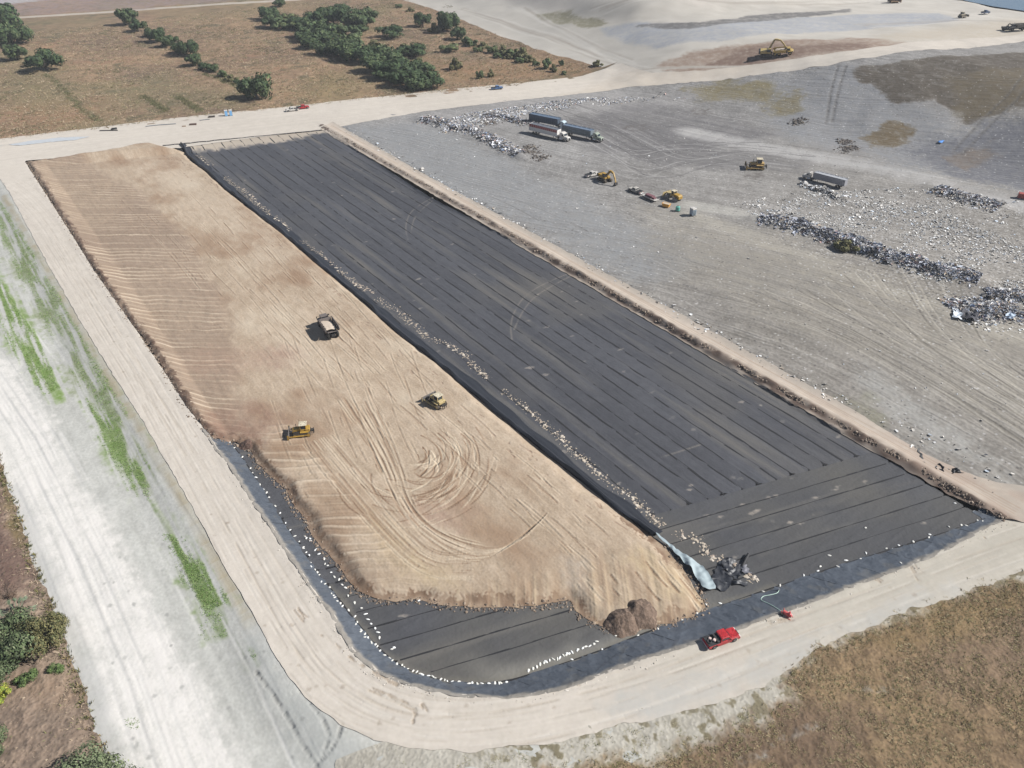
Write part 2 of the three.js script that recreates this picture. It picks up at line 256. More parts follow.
// pale quarry pads and haul tracks at the top right
const padBox = [150, -900, 1100, -60];
{
  const P = new Paint(...padBox, 1536, 1280);
  P.all((x, z, o) => { const n = fbm(x * .02, z * .02, 4), m = fbm(x * .15, z * .15, 4), s = vn((x * .6 + z) * .05, (x - z * .6) * .3); P_(P, o, [212 + 12 * n + 10 * m + 5 * s, 205 + 12 * n + 10 * m + 5 * s, 194 + 12 * n + 10 * m + 5 * s]); });
  const fl = L => AT(L, H), st = (x, z) => .8 + .35 * fbm((x * .64 - z * .77) * .35, (x * .77 + z * .64) * .02, 3);
  P.poly(fl([[600, 28], [640, 22], [700, 25], [780, 18], [860, 14], [940, 12], [960, 20], [880, 27], [800, 33], [720, 42], [660, 46], [628, 43]]), [176, 179, 186], 1, 2, 5, .05, st);
  P.poly(fl([[640, 25], [700, 22], [768, 14], [850, 8], [852, 12], [770, 20], [690, 29]]), [120, 117, 115], 1.15, 1.5, 4, .06, st);
  P.poly(fl([[536, 14], [570, 10], [612, 22], [600, 27], [570, 25], [545, 20]]), [150, 144, 118], 1, 2, 6, .08);
  P.poly(fl([[655, 68], [690, 52], [730, 44], [790, 40], [840, 38], [900, 40], [940, 46], [860, 58], [800, 66], [740, 72], [690, 74]]), [162, 138, 120], 1.05, 3, 8, .05, st);
  P.poly(fl([[700, 66], [740, 48], [790, 44], [860, 42], [870, 48], [790, 58], [745, 70]]), [132, 107, 92], 1.05, 2.5, 6, .06, st);
  P.poly(fl([[880, 34], [960, 24], [1060, 12], [1060, 34], [960, 40], [890, 44]]), [206, 194, 176], .9, 8, 5, .05);
  P.poly(fl([[420, 20], [480, 30], [560, 55], [620, 70], [640, 60], [600, 40], [520, 12], [450, 4]]), [206, 200, 190], .7, 10, 10, .05, st);
  P.poly(fl([[500, -2], [640, -10], [760, -8], [700, 6], [560, 10]]), [222, 212, 202], .8, 8, 5, .05, st);
  for (const L of [[[460, 10], [540, 34], [600, 60], [650, 72]], [[520, 6], [570, 34], [625, 62]], [[640, 68], [720, 66], [800, 62]], [[600, 10], [720, 4], [880, 0]], [[860, 26], [940, 22], [1024, 20]]]) for (let k = 0; k < 5; k++) P.stroke(smooth(fl(L.map(p => [p[0] + rr(-12, 12), p[1] + rr(-3, 3)]))), .7, R() < .5 ? [180, 170, 158] : [228, 222, 212], .5, .8);
  const sW = polySDF(fl([[955, -1], [990, 6], [1040, 13], [1200, 25], [1300, 0], [1200, -30], [900, -16]]));
  const P2 = P.done();
  const out = polySDF([[150, -350]].concat(AT([[430, 60], [545, 70], [590, 79], [640, 82], [700, 80]], H), AT([[768, 79], [873, 62], [1024, 46], [1300, 20]], H), [[1080, -80], [1090, -890], [160, -890]]));
  top(tag(sheet('quarry_ground', { box: padBox, c: 4, uv: padBox, sdf: out, h: (x, z) => H(x, z) - .25 + .3 * fbm(x * .03, z * .03, 3) * sst(20, 60, sRoad(x, z)) - 1.2 * sst(3, -5, sW(x, z)) }, dirt(P2)), 'pale limestone pads and tracks behind the landfill', 'quarry ground', null, 'structure'));
  const wp = at(985, 3, H), wl = H(wp[0], wp[1]) - .4, b = sW.box, wm = new THREE.MeshPhysicalMaterial({ color: new THREE.Color(.10, .17, .24), roughness: .12, side: THREE.DoubleSide });
  const o = sheet('water', { box: [b[0] - 2, b[1] - 2, b[2] + 2, b[3] + 2], c: 6, uv: b, sdf: (x, z) => sW(x, z) + 2 * fbm(x * .05, z * .05, 3), h: (x, z) => wl }, wm);
  top(tag(o, 'blue pond at the edge of the quarry', 'pond', null, 'structure'));
}
console.log('far ok');
// landfill
const lfBox = [133, -345, 660, 40];
{
  const P = new Paint(...lfBox, 2048, 1664, true), fl = L => AT(L, H);
  const sd = (x, z) => { const a = -.30 + .35 * sst(-220, -60, z); return [x * Math.cos(a) + z * Math.sin(a), z * Math.cos(a) - x * Math.sin(a)]; };
  P.all((x, z, o) => {
    const n = fbm(x * .03, z * .03, 4), m = fbm(x * .3, z * .3, 4), f = vn(x * 2.1, z * 2.1), [u, v] = sd(x, z);
    const s = fbm(u * .55 + 3 * n, v * .03, 3), s2 = vn(u * 1.6 + 4 * n, v * .05);
    const w = 152 + 20 * n + 16 * m + 13 * f + 14 * s + 8 * s2 + 6 * hs(Math.floor(x * 4), Math.floor(z * 4)), g = sst(-250, -60, z);
    P_(P, o, [w + 1 + 2 * g, w - 2 - g, w - 5 - 6 * g]); P.b[o] = .09 * s + .07 * s2 + .09 * m + .035 * f;
  });
  const streak = (x, z) => { const [u, v] = sd(x, z); return .7 + .6 * fbm(u * .4, v * .03, 3); };
  P.poly(fl([[340, 128], [420, 122], [520, 165], [620, 215], [700, 262], [640, 282], [560, 245], [440, 190]]), [156, 157, 158], .8, 6, 6, .05);
  P.poly(fl([[430, 112], [560, 92], [640, 90], [700, 98], [640, 112], [560, 118], [470, 128]]), [176, 172, 170], .5, 4, 5, .08);
  P.poly(fl([[560, 120], [640, 104], [730, 118], [780, 135], [740, 150], [650, 160], [600, 150]]), [110, 107, 108], .95, 8, 9, .05, streak);
  P.poly(fl([[640, 150], [720, 148], [810, 158], [800, 170], [700, 168], [650, 172]]), [122, 119, 118], .9, 5, 6, .05, streak);
  P.poly(fl([[640, 230], [700, 240], [780, 262], [860, 285], [840, 300], [740, 290], [660, 262]]), [138, 135, 132], .75, 6, 8, .06, streak);
  P.poly(fl([[640, 205], [760, 228], [900, 270], [1024, 330], [1060, 420], [1024, 440], [900, 370], [780, 330], [690, 280]]), [172, 164, 150], .75, 10, 9, .05, streak);
  P.poly(fl([[850, 380], [880, 372], [900, 392], [1024, 470], [1024, 490], [930, 450]]), [186, 184, 179], .7, 4, 6, .08);
  P.poly(fl([[842, 398], [870, 398], [890, 420], [870, 428]]), [146, 143, 118], .5, 2, 4, .3);
  // light travelled track and grey face of the mound
  P.stroke(smooth(fl([[690, 132], [770, 150], [860, 165], [940, 182], [1040, 210]])), 6.5, [188, 185, 182], .95, 4, streak);
  P.stroke(smooth(fl([[690, 205], [760, 215], [800, 226]])), 3.5, [190, 186, 178], .8, 2);
  P.stroke(smooth(fl([[690, 214], [740, 234], [820, 262], [920, 300], [1030, 340]])), 4, [186, 179, 166], .5, 3, streak);
  P.poly(fl([[770, 78], [840, 68], [880, 70], [960, 125], [1060, 110], [1060, 205], [960, 178], [880, 160], [800, 140], [770, 120]]), [148, 149, 152], .8, 8, 8, .06);
  P.poly(fl([[900, 150], [960, 132], [1060, 110], [1060, 200], [980, 182]]), [112, 112, 118], .95, 6, 8, .06);  // shade of the face turned from the sun, painted in as darker grey
  P.poly(fl([[856, 68], [900, 61], [960, 56], [1060, 50], [1060, 92], [1000, 112], [965, 122], [950, 108], [935, 100], [912, 104], [892, 100], [880, 90], [862, 80]]), [94, 84, 71], 1, 1.5, 5, .12, (x, z) => 1.0 + .5 * fbm(x * .5, z * .12, 4));
  P.poly(fl([[950, 80], [1060, 66], [1060, 90], [965, 120]]), [118, 104, 78], .7, 4, 6, .1);
  P.poly(fl([[686, 88], [720, 82], [772, 80], [790, 95], [772, 104], [735, 102], [700, 96]]), [140, 128, 94], .9, 4, 9, .1);
  P.poly(fl([[770, 98], [800, 92], [806, 106], [775, 116]]), [134, 122, 90], .8, 4, 9, .14);
  P.poly(fl([[862, 136], [890, 122], [906, 130], [914, 142], [890, 150], [868, 148]]), [112, 96, 70], 1, 2, 7, .15);
  P.poly(fl([[950, 160], [990, 142], [996, 152], [964, 168]]), [134, 116, 98], .6, 3, 6, .12);
  for (const L of [[[838, 66], [831, 90], [826, 124]], [[846, 66], [838, 92], [832, 122]], [[1030, 62], [1016, 88], [985, 116], [954, 150]], [[1036, 68], [1022, 96], [992, 122], [962, 154]]]) P.stroke(smooth(fl(L)), .6, [108, 104, 100], .55, .6, (x, z) => .8 + .4 * vn(x, z), -.1);
  // sweeping wheel and track marks
  for (let k = 0; k < 46; k++) { const o = k * 3.1 + rr(-1, 1), y0 = rr(0, 1); P.stroke(smooth(fl([[700 + o * 1.9 + rr(-9, 9), 300 - o * .32], [800 + o * 1.3, 322 + o * .12 + rr(-4, 4)], [900 + o, 372 + o * .1], [1000 + o * .7, 440 - o * .15 + rr(-6, 6)], [1080 + o * .5, 500 - o * .4]]), 2), .22, R() < .6 ? [118, 112, 102] : [196, 189, 176], rr(.35, .65), .28, (x, z) => sst(-.25, .3, vn(x * .06 + k, z * .06)), -.07); }
  for (let k = 0; k < 34; k++) { const a = rr(-34, 34), b = rr(-20, 20); P.stroke(smooth(fl([[560 + a, 110 + b * .4], [620 + a, 140 + b], [660 + a, 165 + b], [720 + a * 1.4, 150 + b * .6], [800 + a * 1.2, 158 + b * .6]])), .25, R() < .6 ? [100, 97, 96] : [190, 187, 184], rr(.35, .65), .4, (x, z) => sst(-.2, .3, vn(x * .05 + k, z * .05))); }
  for (let k = 0; k < 60; k++) { const x = rr(430, 780), y = rr(150, 330) * 1; if (y < 110 + (x - 330) * .25 || y > 140 + (x - 330) * .54) continue; const l = rr(15, 70); P.stroke(smooth(fl([[x, y], [x + l, y + l * .4], [x + l * 2, y + l * rr(.7, 1)]])), .18, R() < .55 ? [118, 115, 112] : [188, 184, 178], rr(.3, .55), .25, (px, pz) => sst(-.2, .3, vn(px * .08 + k, pz * .08)), -.05); }
  // dark soil blots
  for (const [x, y, w, h] of [[798, 122, 9, 3], [850, 148, 13, 4], [845, 142, 6, 3], [530, 152, 8, 3], [540, 158, 6, 4], [638, 128, 16, 5], [700, 112, 14, 4], [756, 176, 10, 3], [622, 260, 3, 2], [490, 124, 9, 2.5]]) P.poly(fl([[x - w, y], [x - w * .3, y - h], [x + w * .6, y - h * .8], [x + w, y + h * .3], [x, y + h]]), [104, 97, 92], .7, 1.2, 3.5, .5, (x, z) => sst(-.3, .35, fbm(x * .7, z * .7, 3)));
  // paper and grit scattered: fine print too small to pick apart
  const lit = polySDF(fl([[735, 200], [860, 190], [1060, 205], [1060, 330], [985, 330], [900, 300], [760, 228]]));
  P.all((x, z, o) => { const d = lit(x, z), k = .12 + .88 * sst(8, -10, d), n = hs(Math.floor(x * 2.3), Math.floor(z * 2.3)); if (n > 1 - .17 * k) P.mix(o, [226, 224, 222], .6); else if (n < -1 + .13 * k) P.mix(o, [92, 88, 86], .55); });
  const bm = P.bump(.5), tx = P.done();
  const strip = polySDF([[139, -328]].concat(AT([[360, 119], [426, 110], [511, 100], [562, 95], [622, 87], [677, 83], [768, 73], [828, 65], [873, 57], [948, 49], [1024, 41], [1200, 25]], H), [[655, -40], [650, 35], [250, 35]], [[180, 5], [147, -21], [138, -36], [138, -60]]));
  top(tag(sheet('landfill_surface', { box: lfBox, c: 1.6, uv: lfBox, sdf: (x, z) => strip(x, z) + 1.2 * fbm(x * .25, z * .25, 3), h: (x, z) => H(x, z) + .06 + .13 * fbm(x * .35, z * .35, 3) - .25 * sst(142.5, 140.5, x) }, dirt(tx, { bumpMap: bm, bumpScale: .5 })), 'grey tracked landfill surface scattered with litter', 'landfill', null, 'structure'));
}
console.log('landfill ok');
// sand strip between the liner and the landfill
const stBox = [132, -345, 170, 20];
{
  const P = new Paint(...stBox, 384, 2048);
  P.all((x, z, o) => { const n = fbm(x * .1, z * .06, 4), m = fbm(x * .9, z * .9, 3); P_(P, o, [205 + 12 * n + 10 * m, 191 + 12 * n + 10 * m, 176 + 12 * n + 9 * m]);
    const r = Math.exp(-Math.pow((x - 134.7 - .4 * vn(z * .25, 4)) / (1.15 + .4 * sst(-120, -30, z)), 2)) * sst(-330, -250, z); P.mix(o, [112, 94, 82], clamp(r * (.9 + .7 * vn(x * .8, z * .5)) * (.45 + .55 * sst(-240, -120, z))));
    const q = sst(139.4, 142, x + 1.2 * fbm(x * .2, z * .2, 3) - 3.5 * sst(-90, -20, z)); P.mix(o, [184, 174, 162], q * .7);
    if (z > -75) P.mix(o, [186, 164, 148], .45 * sst(-75, -40, z) * sst(.0, .4, fbm(x * .25, z * .25, 3) + .2)); });
  for (let k = 0; k < 5; k++) P.stroke([[137.4 + k * .5, -325], [137 + k * .55, -200], [137.6 + k * .5, -100], [138 + k * .8, -30]], .14, [176, 152, 132], .5, .2, (x, z) => sst(-.3, .3, vn(z * .07, k * 3)));
  const out = polySDF([[133.3, -324], [133.2, -200], [133.3, -70], [133.6, -40], [135.0, -30], [141, -24]].concat(AT([[1060, 520], [1040, 488], [1000, 484], [963, 473], [928, 456], [893, 436], [830, 397]], H), [[142.2, -140], [141.2, -250], [142, -330]]));
  top(tag(sheet('sand_berm', { box: stBox, c: .5, cz: .7, uv: stBox, sdf: (x, z) => out(x, z) + .5 * fbm(x * .5, z * .5, 3), h: (x, z) => H(x, z) + .24 + .34 * Math.exp(-Math.pow((x - 135.3) / 1.0, 2)) * (1 + 1.6 * vn(x * .9, z * .7)) * sst(-330, -250, z) + .08 * fbm(x * .8, z * .8, 2) }, dirt(P.done())), 'pinkish sand berm between black liner and landfill', 'berm', null, 'structure'));
}
// limestone haul road and its weedy shoulder on the left
const hrBox = [-75, -430, 60, -20];
{
  const P = new Paint(...hrBox, 1024, 2048, true), fl = L => AT(L, H);
  P.all((x, z, o) => { const n = fbm(x * .05, z * .02, 4), m = fbm(x * .6, z * .4, 4), f = vn(x * 3, z * 3), s = fbm(x * 1.1 + n, z * .035, 3), w = 205 + 9 * n + 12 * m + 9 * f + 10 * s; P_(P, o, [w + 1, w, w - 7]); P.b[o] = .02 * s + .03 * m + .01 * f; });
  P.poly(fl([[-60, 330], [10, 360], [50, 420], [110, 520], [165, 620], [230, 740], [260, 820], [140, 830], [100, 700], [40, 560], [-20, 460]]), [250, 245, 238], 1.0, 2.5, 2, .1, (x, z) => 1.0 + .35 * fbm(x * 1.2, z * .03, 3));
  P.poly(fl([[0, 470], [20, 490], [60, 580], [105, 690], [135, 800], [108, 790], [60, 640]]), [208, 206, 202], .6, 1.2, 1.5, .2);
  for (let k = 0; k < 46; k++) { const o = rr(-30, 190); P.stroke(fl([[o - 130, 300], [o - 40, 440], [o + 20, 560], [o + 70, 680], [o + 120, 830]].map(p => [p[0] + (o - 60) * (p[1] - 500) / 900, p[1]])), rr(.1, .3), R() < .5 ? [192, 192, 190] : [242, 239, 234], rr(.15, .4), .25, (x, z) => sst(-.3, .5, vn(z * .05 + k, x * .4)), -.02); }
  const gm = (x, z) => sst(-.3, .25, fbm(x * 1.1, z * .06, 3) + .25 * fbm(x * .2, z * .1, 2)), gr = [124, 152, 78];
  P.poly(fl([[-30, 230], [0, 275], [22, 310], [40, 340], [60, 385], [62, 402], [45, 395], [20, 360], [0, 330], [-30, 300]]), [128, 158, 76], .9, 1.5, 2, .2, gm);
  P.poly(fl([[0, 200], [40, 262], [80, 330], [118, 395], [150, 450], [150, 500], [110, 450], [60, 350], [20, 280], [0, 240]]), [142, 152, 110], .9, 2.5, 3, .2, gm);
  P.poly(fl([[83, 402], [105, 410], [140, 465], [155, 520], [135, 500], [100, 440]]), gr, .75, 1.5, 2, .25, gm);
  P.poly(fl([[150, 500], [190, 540], [236, 606], [205, 610], [180, 580]]), [140, 154, 106], .55, 2, 2, .2, gm);
  P.poly(fl([[162, 535], [185, 540], [236, 604], [205, 606], [180, 575]]), [122, 150, 80], .9, 1.2, 2, .3, gm);
  P.poly(fl([[198, 610], [222, 612], [228, 636], [204, 640]]), [138, 156, 104], .6, 1, 2, .35, gm);
  P.poly(fl([[236, 640], [256, 655], [256, 676], [248, 670]]), [136, 146, 112], .6, .8, 1.5, .4, gm);
  P.stroke(smooth(fl([[4, 196], [40, 256], [75, 318], [112, 382], [136, 420], [181, 497], [224, 574], [250, 622]])), .9, [186, 174, 148], .75, .9, (x, z) => .7 + .5 * vn(x * .6, z * .3));
  for (const L of [[[256, 672], [285, 712], [298, 738], [318, 768]], [[300, 690], [330, 728], [325, 752], [310, 775]], [[341, 728], [335, 745], [322, 760]]]) P.stroke(smooth(fl(L)), .25, [150, 148, 142], .6, .3, (x, z) => .7 + .6 * vn(x, z), -.12);
  P.poly(fl([[250, 640], [300, 695], [345, 735], [400, 768], [330, 800], [280, 740]]), [192, 194, 190], .6, 2, 3, .2);
  for (let k = 0; k < 60; k++) { const a = fl([[rr(100, 340), rr(380, 768)]])[0]; P.poly([[a[0] - .3, a[1]], [a[0], a[1] - .35], [a[0] + .35, a[1]], [a[0], a[1] + .4]], [150, 150, 146], .5, .15, .3, 1); }
  const bm = P.bump(.4), tx = P.done();
  top(tag(sheet('haul_road', { box: [-75, -352, 60, -20], c: 1, cz: 1.2, uv: hrBox, sdf: (x, z) => Math.max(-3.5 - sRoad(x, z), x - 55, sEdge(x, z) < 1 ? 1 : -1), h: (x, z) => H(x, z) + .02 + .05 * fbm(x * .4, z * .3, 3) }, dirt(tx, { bumpMap: bm, bumpScale: .4 })), 'white limestone haul road with grey weedy shoulder', 'road', null, 'structure'));
}
// brown scrub land on the left edge
const swBox = [-75, -190, 6, -40];
const swP = AT([[-30, 400], [0, 460], [12, 496], [25, 534], [37, 572], [50, 600], [62, 632], [70, 660], [80, 683], [90, 711], [100, 741], [112, 772], [140, 860]], H).concat([[-75, -45], [-75, -190]]), sSW = polySDF(swP);
{
  const P = new Paint(...swBox, 640, 1024, true);
  P.all((x, z, o) => { const n = fbm(x * .1, z * .1, 4), m = fbm(x * .9, z * .9, 4), f = vn(x * 3.3, z * 3.3); P_(P, o, [156 + 16 * n + 30 * m + 14 * f, 136 + 16 * n + 26 * m + 13 * f, 118 + 14 * n + 22 * m + 12 * f]); P.b[o] = .22 * m + .05 * f; });
  P.poly(AT([[-20, 420], [10, 500], [36, 590], [0, 610], [-30, 600]], H), [112, 86, 76], .7, 2, 3, .2); P.poly(AT([[0, 466], [14, 500], [30, 552], [18, 548], [4, 510]], H), [128, 112, 70], .6, .8, 1.5, .4);
  P.poly(AT([[8, 676], [80, 676], [88, 700], [60, 706], [10, 700]], H), [158, 132, 108], .6, 2, 2, .3);
  const bm = P.bump(1), tx = P.done();
  top(tag(sheet('scrub_ground', { box: swBox, c: .7, uv: swBox, sdf: (x, z) => sSW(x, z) + .7 * fbm(x * .6, z * .6, 3), h: (x, z) => H(x, z) + .12 + .35 * sst(0, 4, -sSW(x, z)) + .22 * fbm(x * .5, z * .5, 3) }, dirt(tx, { bumpMap: bm, bumpScale: 1 })), 'rough brown scrub ground beside the white haul road', 'scrub ground', null, 'structure'));
}
// dry grass and gravel verge at the lower right
const seBox = [10, -70, 190, 40];
const browP = AT([[537, 772], [612, 762], [672, 760], [702, 747], [732, 730], [767, 717], [790, 700], [796, 672], [818, 650], [850, 638], [880, 625], [908, 615], [943, 603], [973, 591], [1000, 583], [1024, 576], [1150, 540]], H).concat([[180, -30], [180, 40], [20, 40], [20, -20]]), sBrow = polySDF(browP);
{
  const P = new Paint(...seBox, 1280, 1024, true);
  P.all((x, z, o) => { const n = fbm(x * .06, z * .06, 4), m = fbm(x * .7, z * .7, 4), f = vn(x * 3.3, z * 3.3), b = sst(1.5, -1.5, sBrow(x, z) + 2.6 * fbm(x * .3, z * .3, 3) + 1.5 * fbm(x * 1.2, z * 1.2, 2));
    const w = 192 + 9 * n + 18 * m + 11 * f, c = [136 + 24 * n + 28 * m + 14 * f, 113 + 22 * n + 25 * m + 13 * f, 86 + 14 * n + 20 * m + 10 * f];
    P_(P, o, [lerp(w + 3, c[0], b), lerp(w - 3, c[1], b), lerp(w - 16, c[2], b)]); P.b[o] = (.05 + .2 * b) * m + .04 * f;
    const wd = sst(.08, .34, fbm(x * .8 + 30, z * .8, 3)) * (1 - b) * sst(13, 1, sBrow(x, z)); P.mix(o, [120, 110, 82], wd * .8); });
  const fl = L => AT(L, H);
  P.poly(fl([[940, 640], [1060, 610], [1060, 700], [960, 700], [900, 690]]), [146, 122, 100], .6, 3, 3, .15); P.poly(fl([[700, 745], [790, 705], [880, 700], [900, 725], [800, 768], [700, 780]]), [122, 100, 82], .6, 2, 3, .15);
  P.poly(fl([[830, 640], [880, 628], [980, 595], [1060, 575], [1060, 600], [960, 640], [900, 655]]), [150, 126, 84], .5, 2, 3, .15);
  for (const L of [[[770, 745], [815, 727]], [[860, 690], [892, 692]], [[740, 762], [768, 756]]]) P.stroke(fl(L), .5, [176, 172, 166], .6, .5, (x, z) => .4 + vn(x * 2, z * 2));
  const bm = P.bump(1), tx = P.done();
  const out = (x, z) => Math.max(-2.5 - sRoad(x, z), z - 35, -66 - (z - .3 * x), -x + 14 - (z + 60) * .2);
  top(tag(sheet('dry_grass_verge', { box: seBox, c: .8, uv: seBox, sdf: out, h: (x, z) => H(x, z) + .06 + .12 * fbm(x * .5, z * .5, 3) + .25 * sst(0, 4, -sBrow(x, z)) * (1 + .6 * vn(x * .4, z * .4)) }, dirt(tx, { bumpMap: bm, bumpScale: 1 })), 'brown dry grass verge below the corner of the perimeter road', 'verge', null, 'structure'));
}
// perimeter road
const prBox = [-140, -440, 700, 0];
{
  const mk = (box, w, h, near) => {
    const P = new Paint(...box, w, h, near), fl = L => AT(L, H);
    P.all((x, z, o) => { const n = fbm(x * .03, z * .03, 4), m = fbm(x * .5, z * .5, 4), f = vn(x * 2.7, z * 2.7), g = sst(50, 105, x) * sst(-90, -60, z); const q = 6 * n + 7 * m + 4 * f; P_(P, o, [lerp(224, 208, g) + q, lerp(214, 200, g) + q, lerp(201, 186, g) + q]); if (near) P.b[o] = .03 * m; });
    if (near) {
      const mid = smooth(fl([[-9, 178], [30, 205], [70, 265], [120, 345], [165, 420], [200, 480], [245, 560], [290, 640], [330, 690], [390, 722], [460, 728], [540, 718], [640, 692], [760, 645], [880, 600], [1010, 550], [1150, 505]]), 2), LD = lineDist(mid);
      P.all((x, z, o) => { const d = LD(x, z); if (d[0] > 9) return; const u = d[0] * d[1]; const s = fbm(u * 1.5, d[2] * .02, 3) * 6 + vn(u * 4, d[2] * .03) * 3 + 5 * fbm(x * .15, z * .15, 3); P.add(o, s * (1 - sst(5, 9, d[0]))); P.b[o] += .015 * s / 6; });
      P.poly(fl([[600, 676], [700, 646], [800, 606], [900, 565], [1000, 528], [1040, 512], [1040, 545], [920, 590], [800, 640], [700, 672], [620, 690]]), [196, 189, 175], .6, 2, 3, .2, (x, z) => .6 + .7 * fbm(x * .5, z * .5, 3));
      P.poly(fl([[640, 720], [760, 684], [792, 660], [850, 632], [960, 590], [950, 580], [820, 628], [720, 668], [600, 706]]), [206, 203, 196], .7, 1.5, 3, .2);
      for (const L of [[[296, 610], [305, 620]], [[316, 630], [345, 655], [380, 676], [410, 690], [424, 700]], [[300, 560], [322, 600]], [[370, 690], [400, 702], [416, 712], [412, 724]], [[395, 680], [418, 695], [424, 710]], [[870, 575], [888, 588]], [[910, 560], [920, 580]], [[985, 540], [1000, 552]], [[770, 622], [790, 618]], [[640, 735], [662, 728]], [[740, 672], [758, 664]]]) for (let k = 0; k < 3; k++) P.stroke(smooth(fl(L.map(p => [p[0] + rr(-4, 4), p[1] + rr(-3, 3)]))), .13, [178, 160, 140], .6, .15, (x, z) => sst(-.2, .3, vn(x * .9, z * .9)), -.06);
      for (let k = 0; k < 26; k++) { const off = rr(-4.6, 4.6), i0 = Math.floor(rr(0, mid.length * .7)), i1 = Math.min(mid.length - 1, i0 + Math.floor(rr(8, 40))), q = []; for (let i = i0; i < i1; i++) { const a = mid[Math.max(0, i - 1)], b = mid[Math.min(mid.length - 1, i + 1)], l = Math.hypot(b[0] - a[0], b[1] - a[1]); q.push([mid[i][0] - (b[1] - a[1]) / l * (off + .5 * Math.sin(i * .2 + k)), mid[i][1] + (b[0] - a[0]) / l * (off + .5 * Math.sin(i * .2 + k))]); } if (q.length > 2) for (const e of [0, 1.9]) P.stroke(q.map(p => [p[0] + e, p[1] + e * .4]), .14, R() < .6 ? [196, 183, 166] : [234, 227, 216], rr(.18, .38), .16, (x, z) => sst(-.3, .3, vn(x * .3 + k, z * .3)), -.03); }
      for (let k = 0; k < 90; k++) { const t = rr(0, 1), b = mid[Math.floor(t * (mid.length - 2))], x = b[0] + rr(-6, 6), z = b[1] + rr(-6, 6); P.poly([[x - .3, z], [x, z - .3], [x + .3, z], [x, z + .3]], [176, 162, 146], .5, .15, .4, 1.2); }
    } else {
      for (const L of [[[0, 146], [60, 138], [75, 139]], [[8, 145], [40, 142]]]) P.stroke(fl(L), .8, [176, 178, 182], .35, .8, (x, z) => .6 + .6 * vn(x * .4, z * .4));
      const mid = smooth(fl([[-200, 180], [0, 150], [260, 120], [500, 94], [620, 80], [720, 68], [850, 54], [1100, 32]]), 2), LD = lineDist(mid);
      P.all((x, z, o) => { const d = LD(x, z); if (d[0] > 20) return; const u = d[0] * d[1]; P.add(o, (fbm(u * .8, d[2] * .012, 3) * 9) * (1 - sst(10, 20, d[0])), .95, .85); });
      P.poly(fl([[560, 96], [620, 72], [760, 55], [780, 70], [680, 84]]), [214, 200, 182], .5, 6, 5, .08);
    }
    return P;
  };
  const nb = [-10, -345, 180, 0], fb = [-140, -440, 700, -190];
  const Pn = mk(nb, 1024, 1664, true), bn = Pn.bump(.3), tn = Pn.done(), tf = mk(fb, 2048, 768, false).done();
  const sd = (x, z) => Math.max(sRoad(x, z) + lerp(.3, 1.1, sst(16, 34, x)) * fbm(x * .4, z * .4, 4), -.1 - sEdge(x, z) + .3 * fbm(x * .9, z * .9, 2));
  const hh = (x, z) => H(x, z) + .12 + .03 * fbm(x * .4, z * .4, 3) + .14 * Math.exp(-Math.pow((sEdge(x, z) - .5) / .5, 2)) * (1 + vn(x * .8, z * .8)) * (sEdge(x, z) < 3 ? 1 : 0);
  top(tag(sheet('perimeter_road', { box: [-12, -340, 180, 0], c: .7, uv: nb, sdf: (x, z) => Math.max(sd(x, z), -(z + 332)), h: hh }, dirt(tn, { bumpMap: bn, bumpScale: .3 })), 'smooth pale sand road curving round the lined cell', 'road', null, 'structure'));
  top(tag(sheet('far_road', { box: fb, c: 1.6, uv: fb, sdf: (x, z) => Math.max(sd(x, z), z + 331.6), h: hh }, dirt(tf)), 'wide pale sand road running behind the lined cell', 'road', null, 'structure'));
  // part of the far road that lies nearer than that line, to the right of the cell
  top(tag(sheet('haul_track', { box: [136, -332, 700, -190], c: 1.6, uv: fb, sdf: (x, z) => Math.max(sd(x, z), -(z + 332), 200 - x - (z + 332) * 3 - 60), h: hh }, dirt(tf)), 'pale haul track climbing from the far road past the landfill', 'road', null, 'structure'));
}
console.log('roads ok');
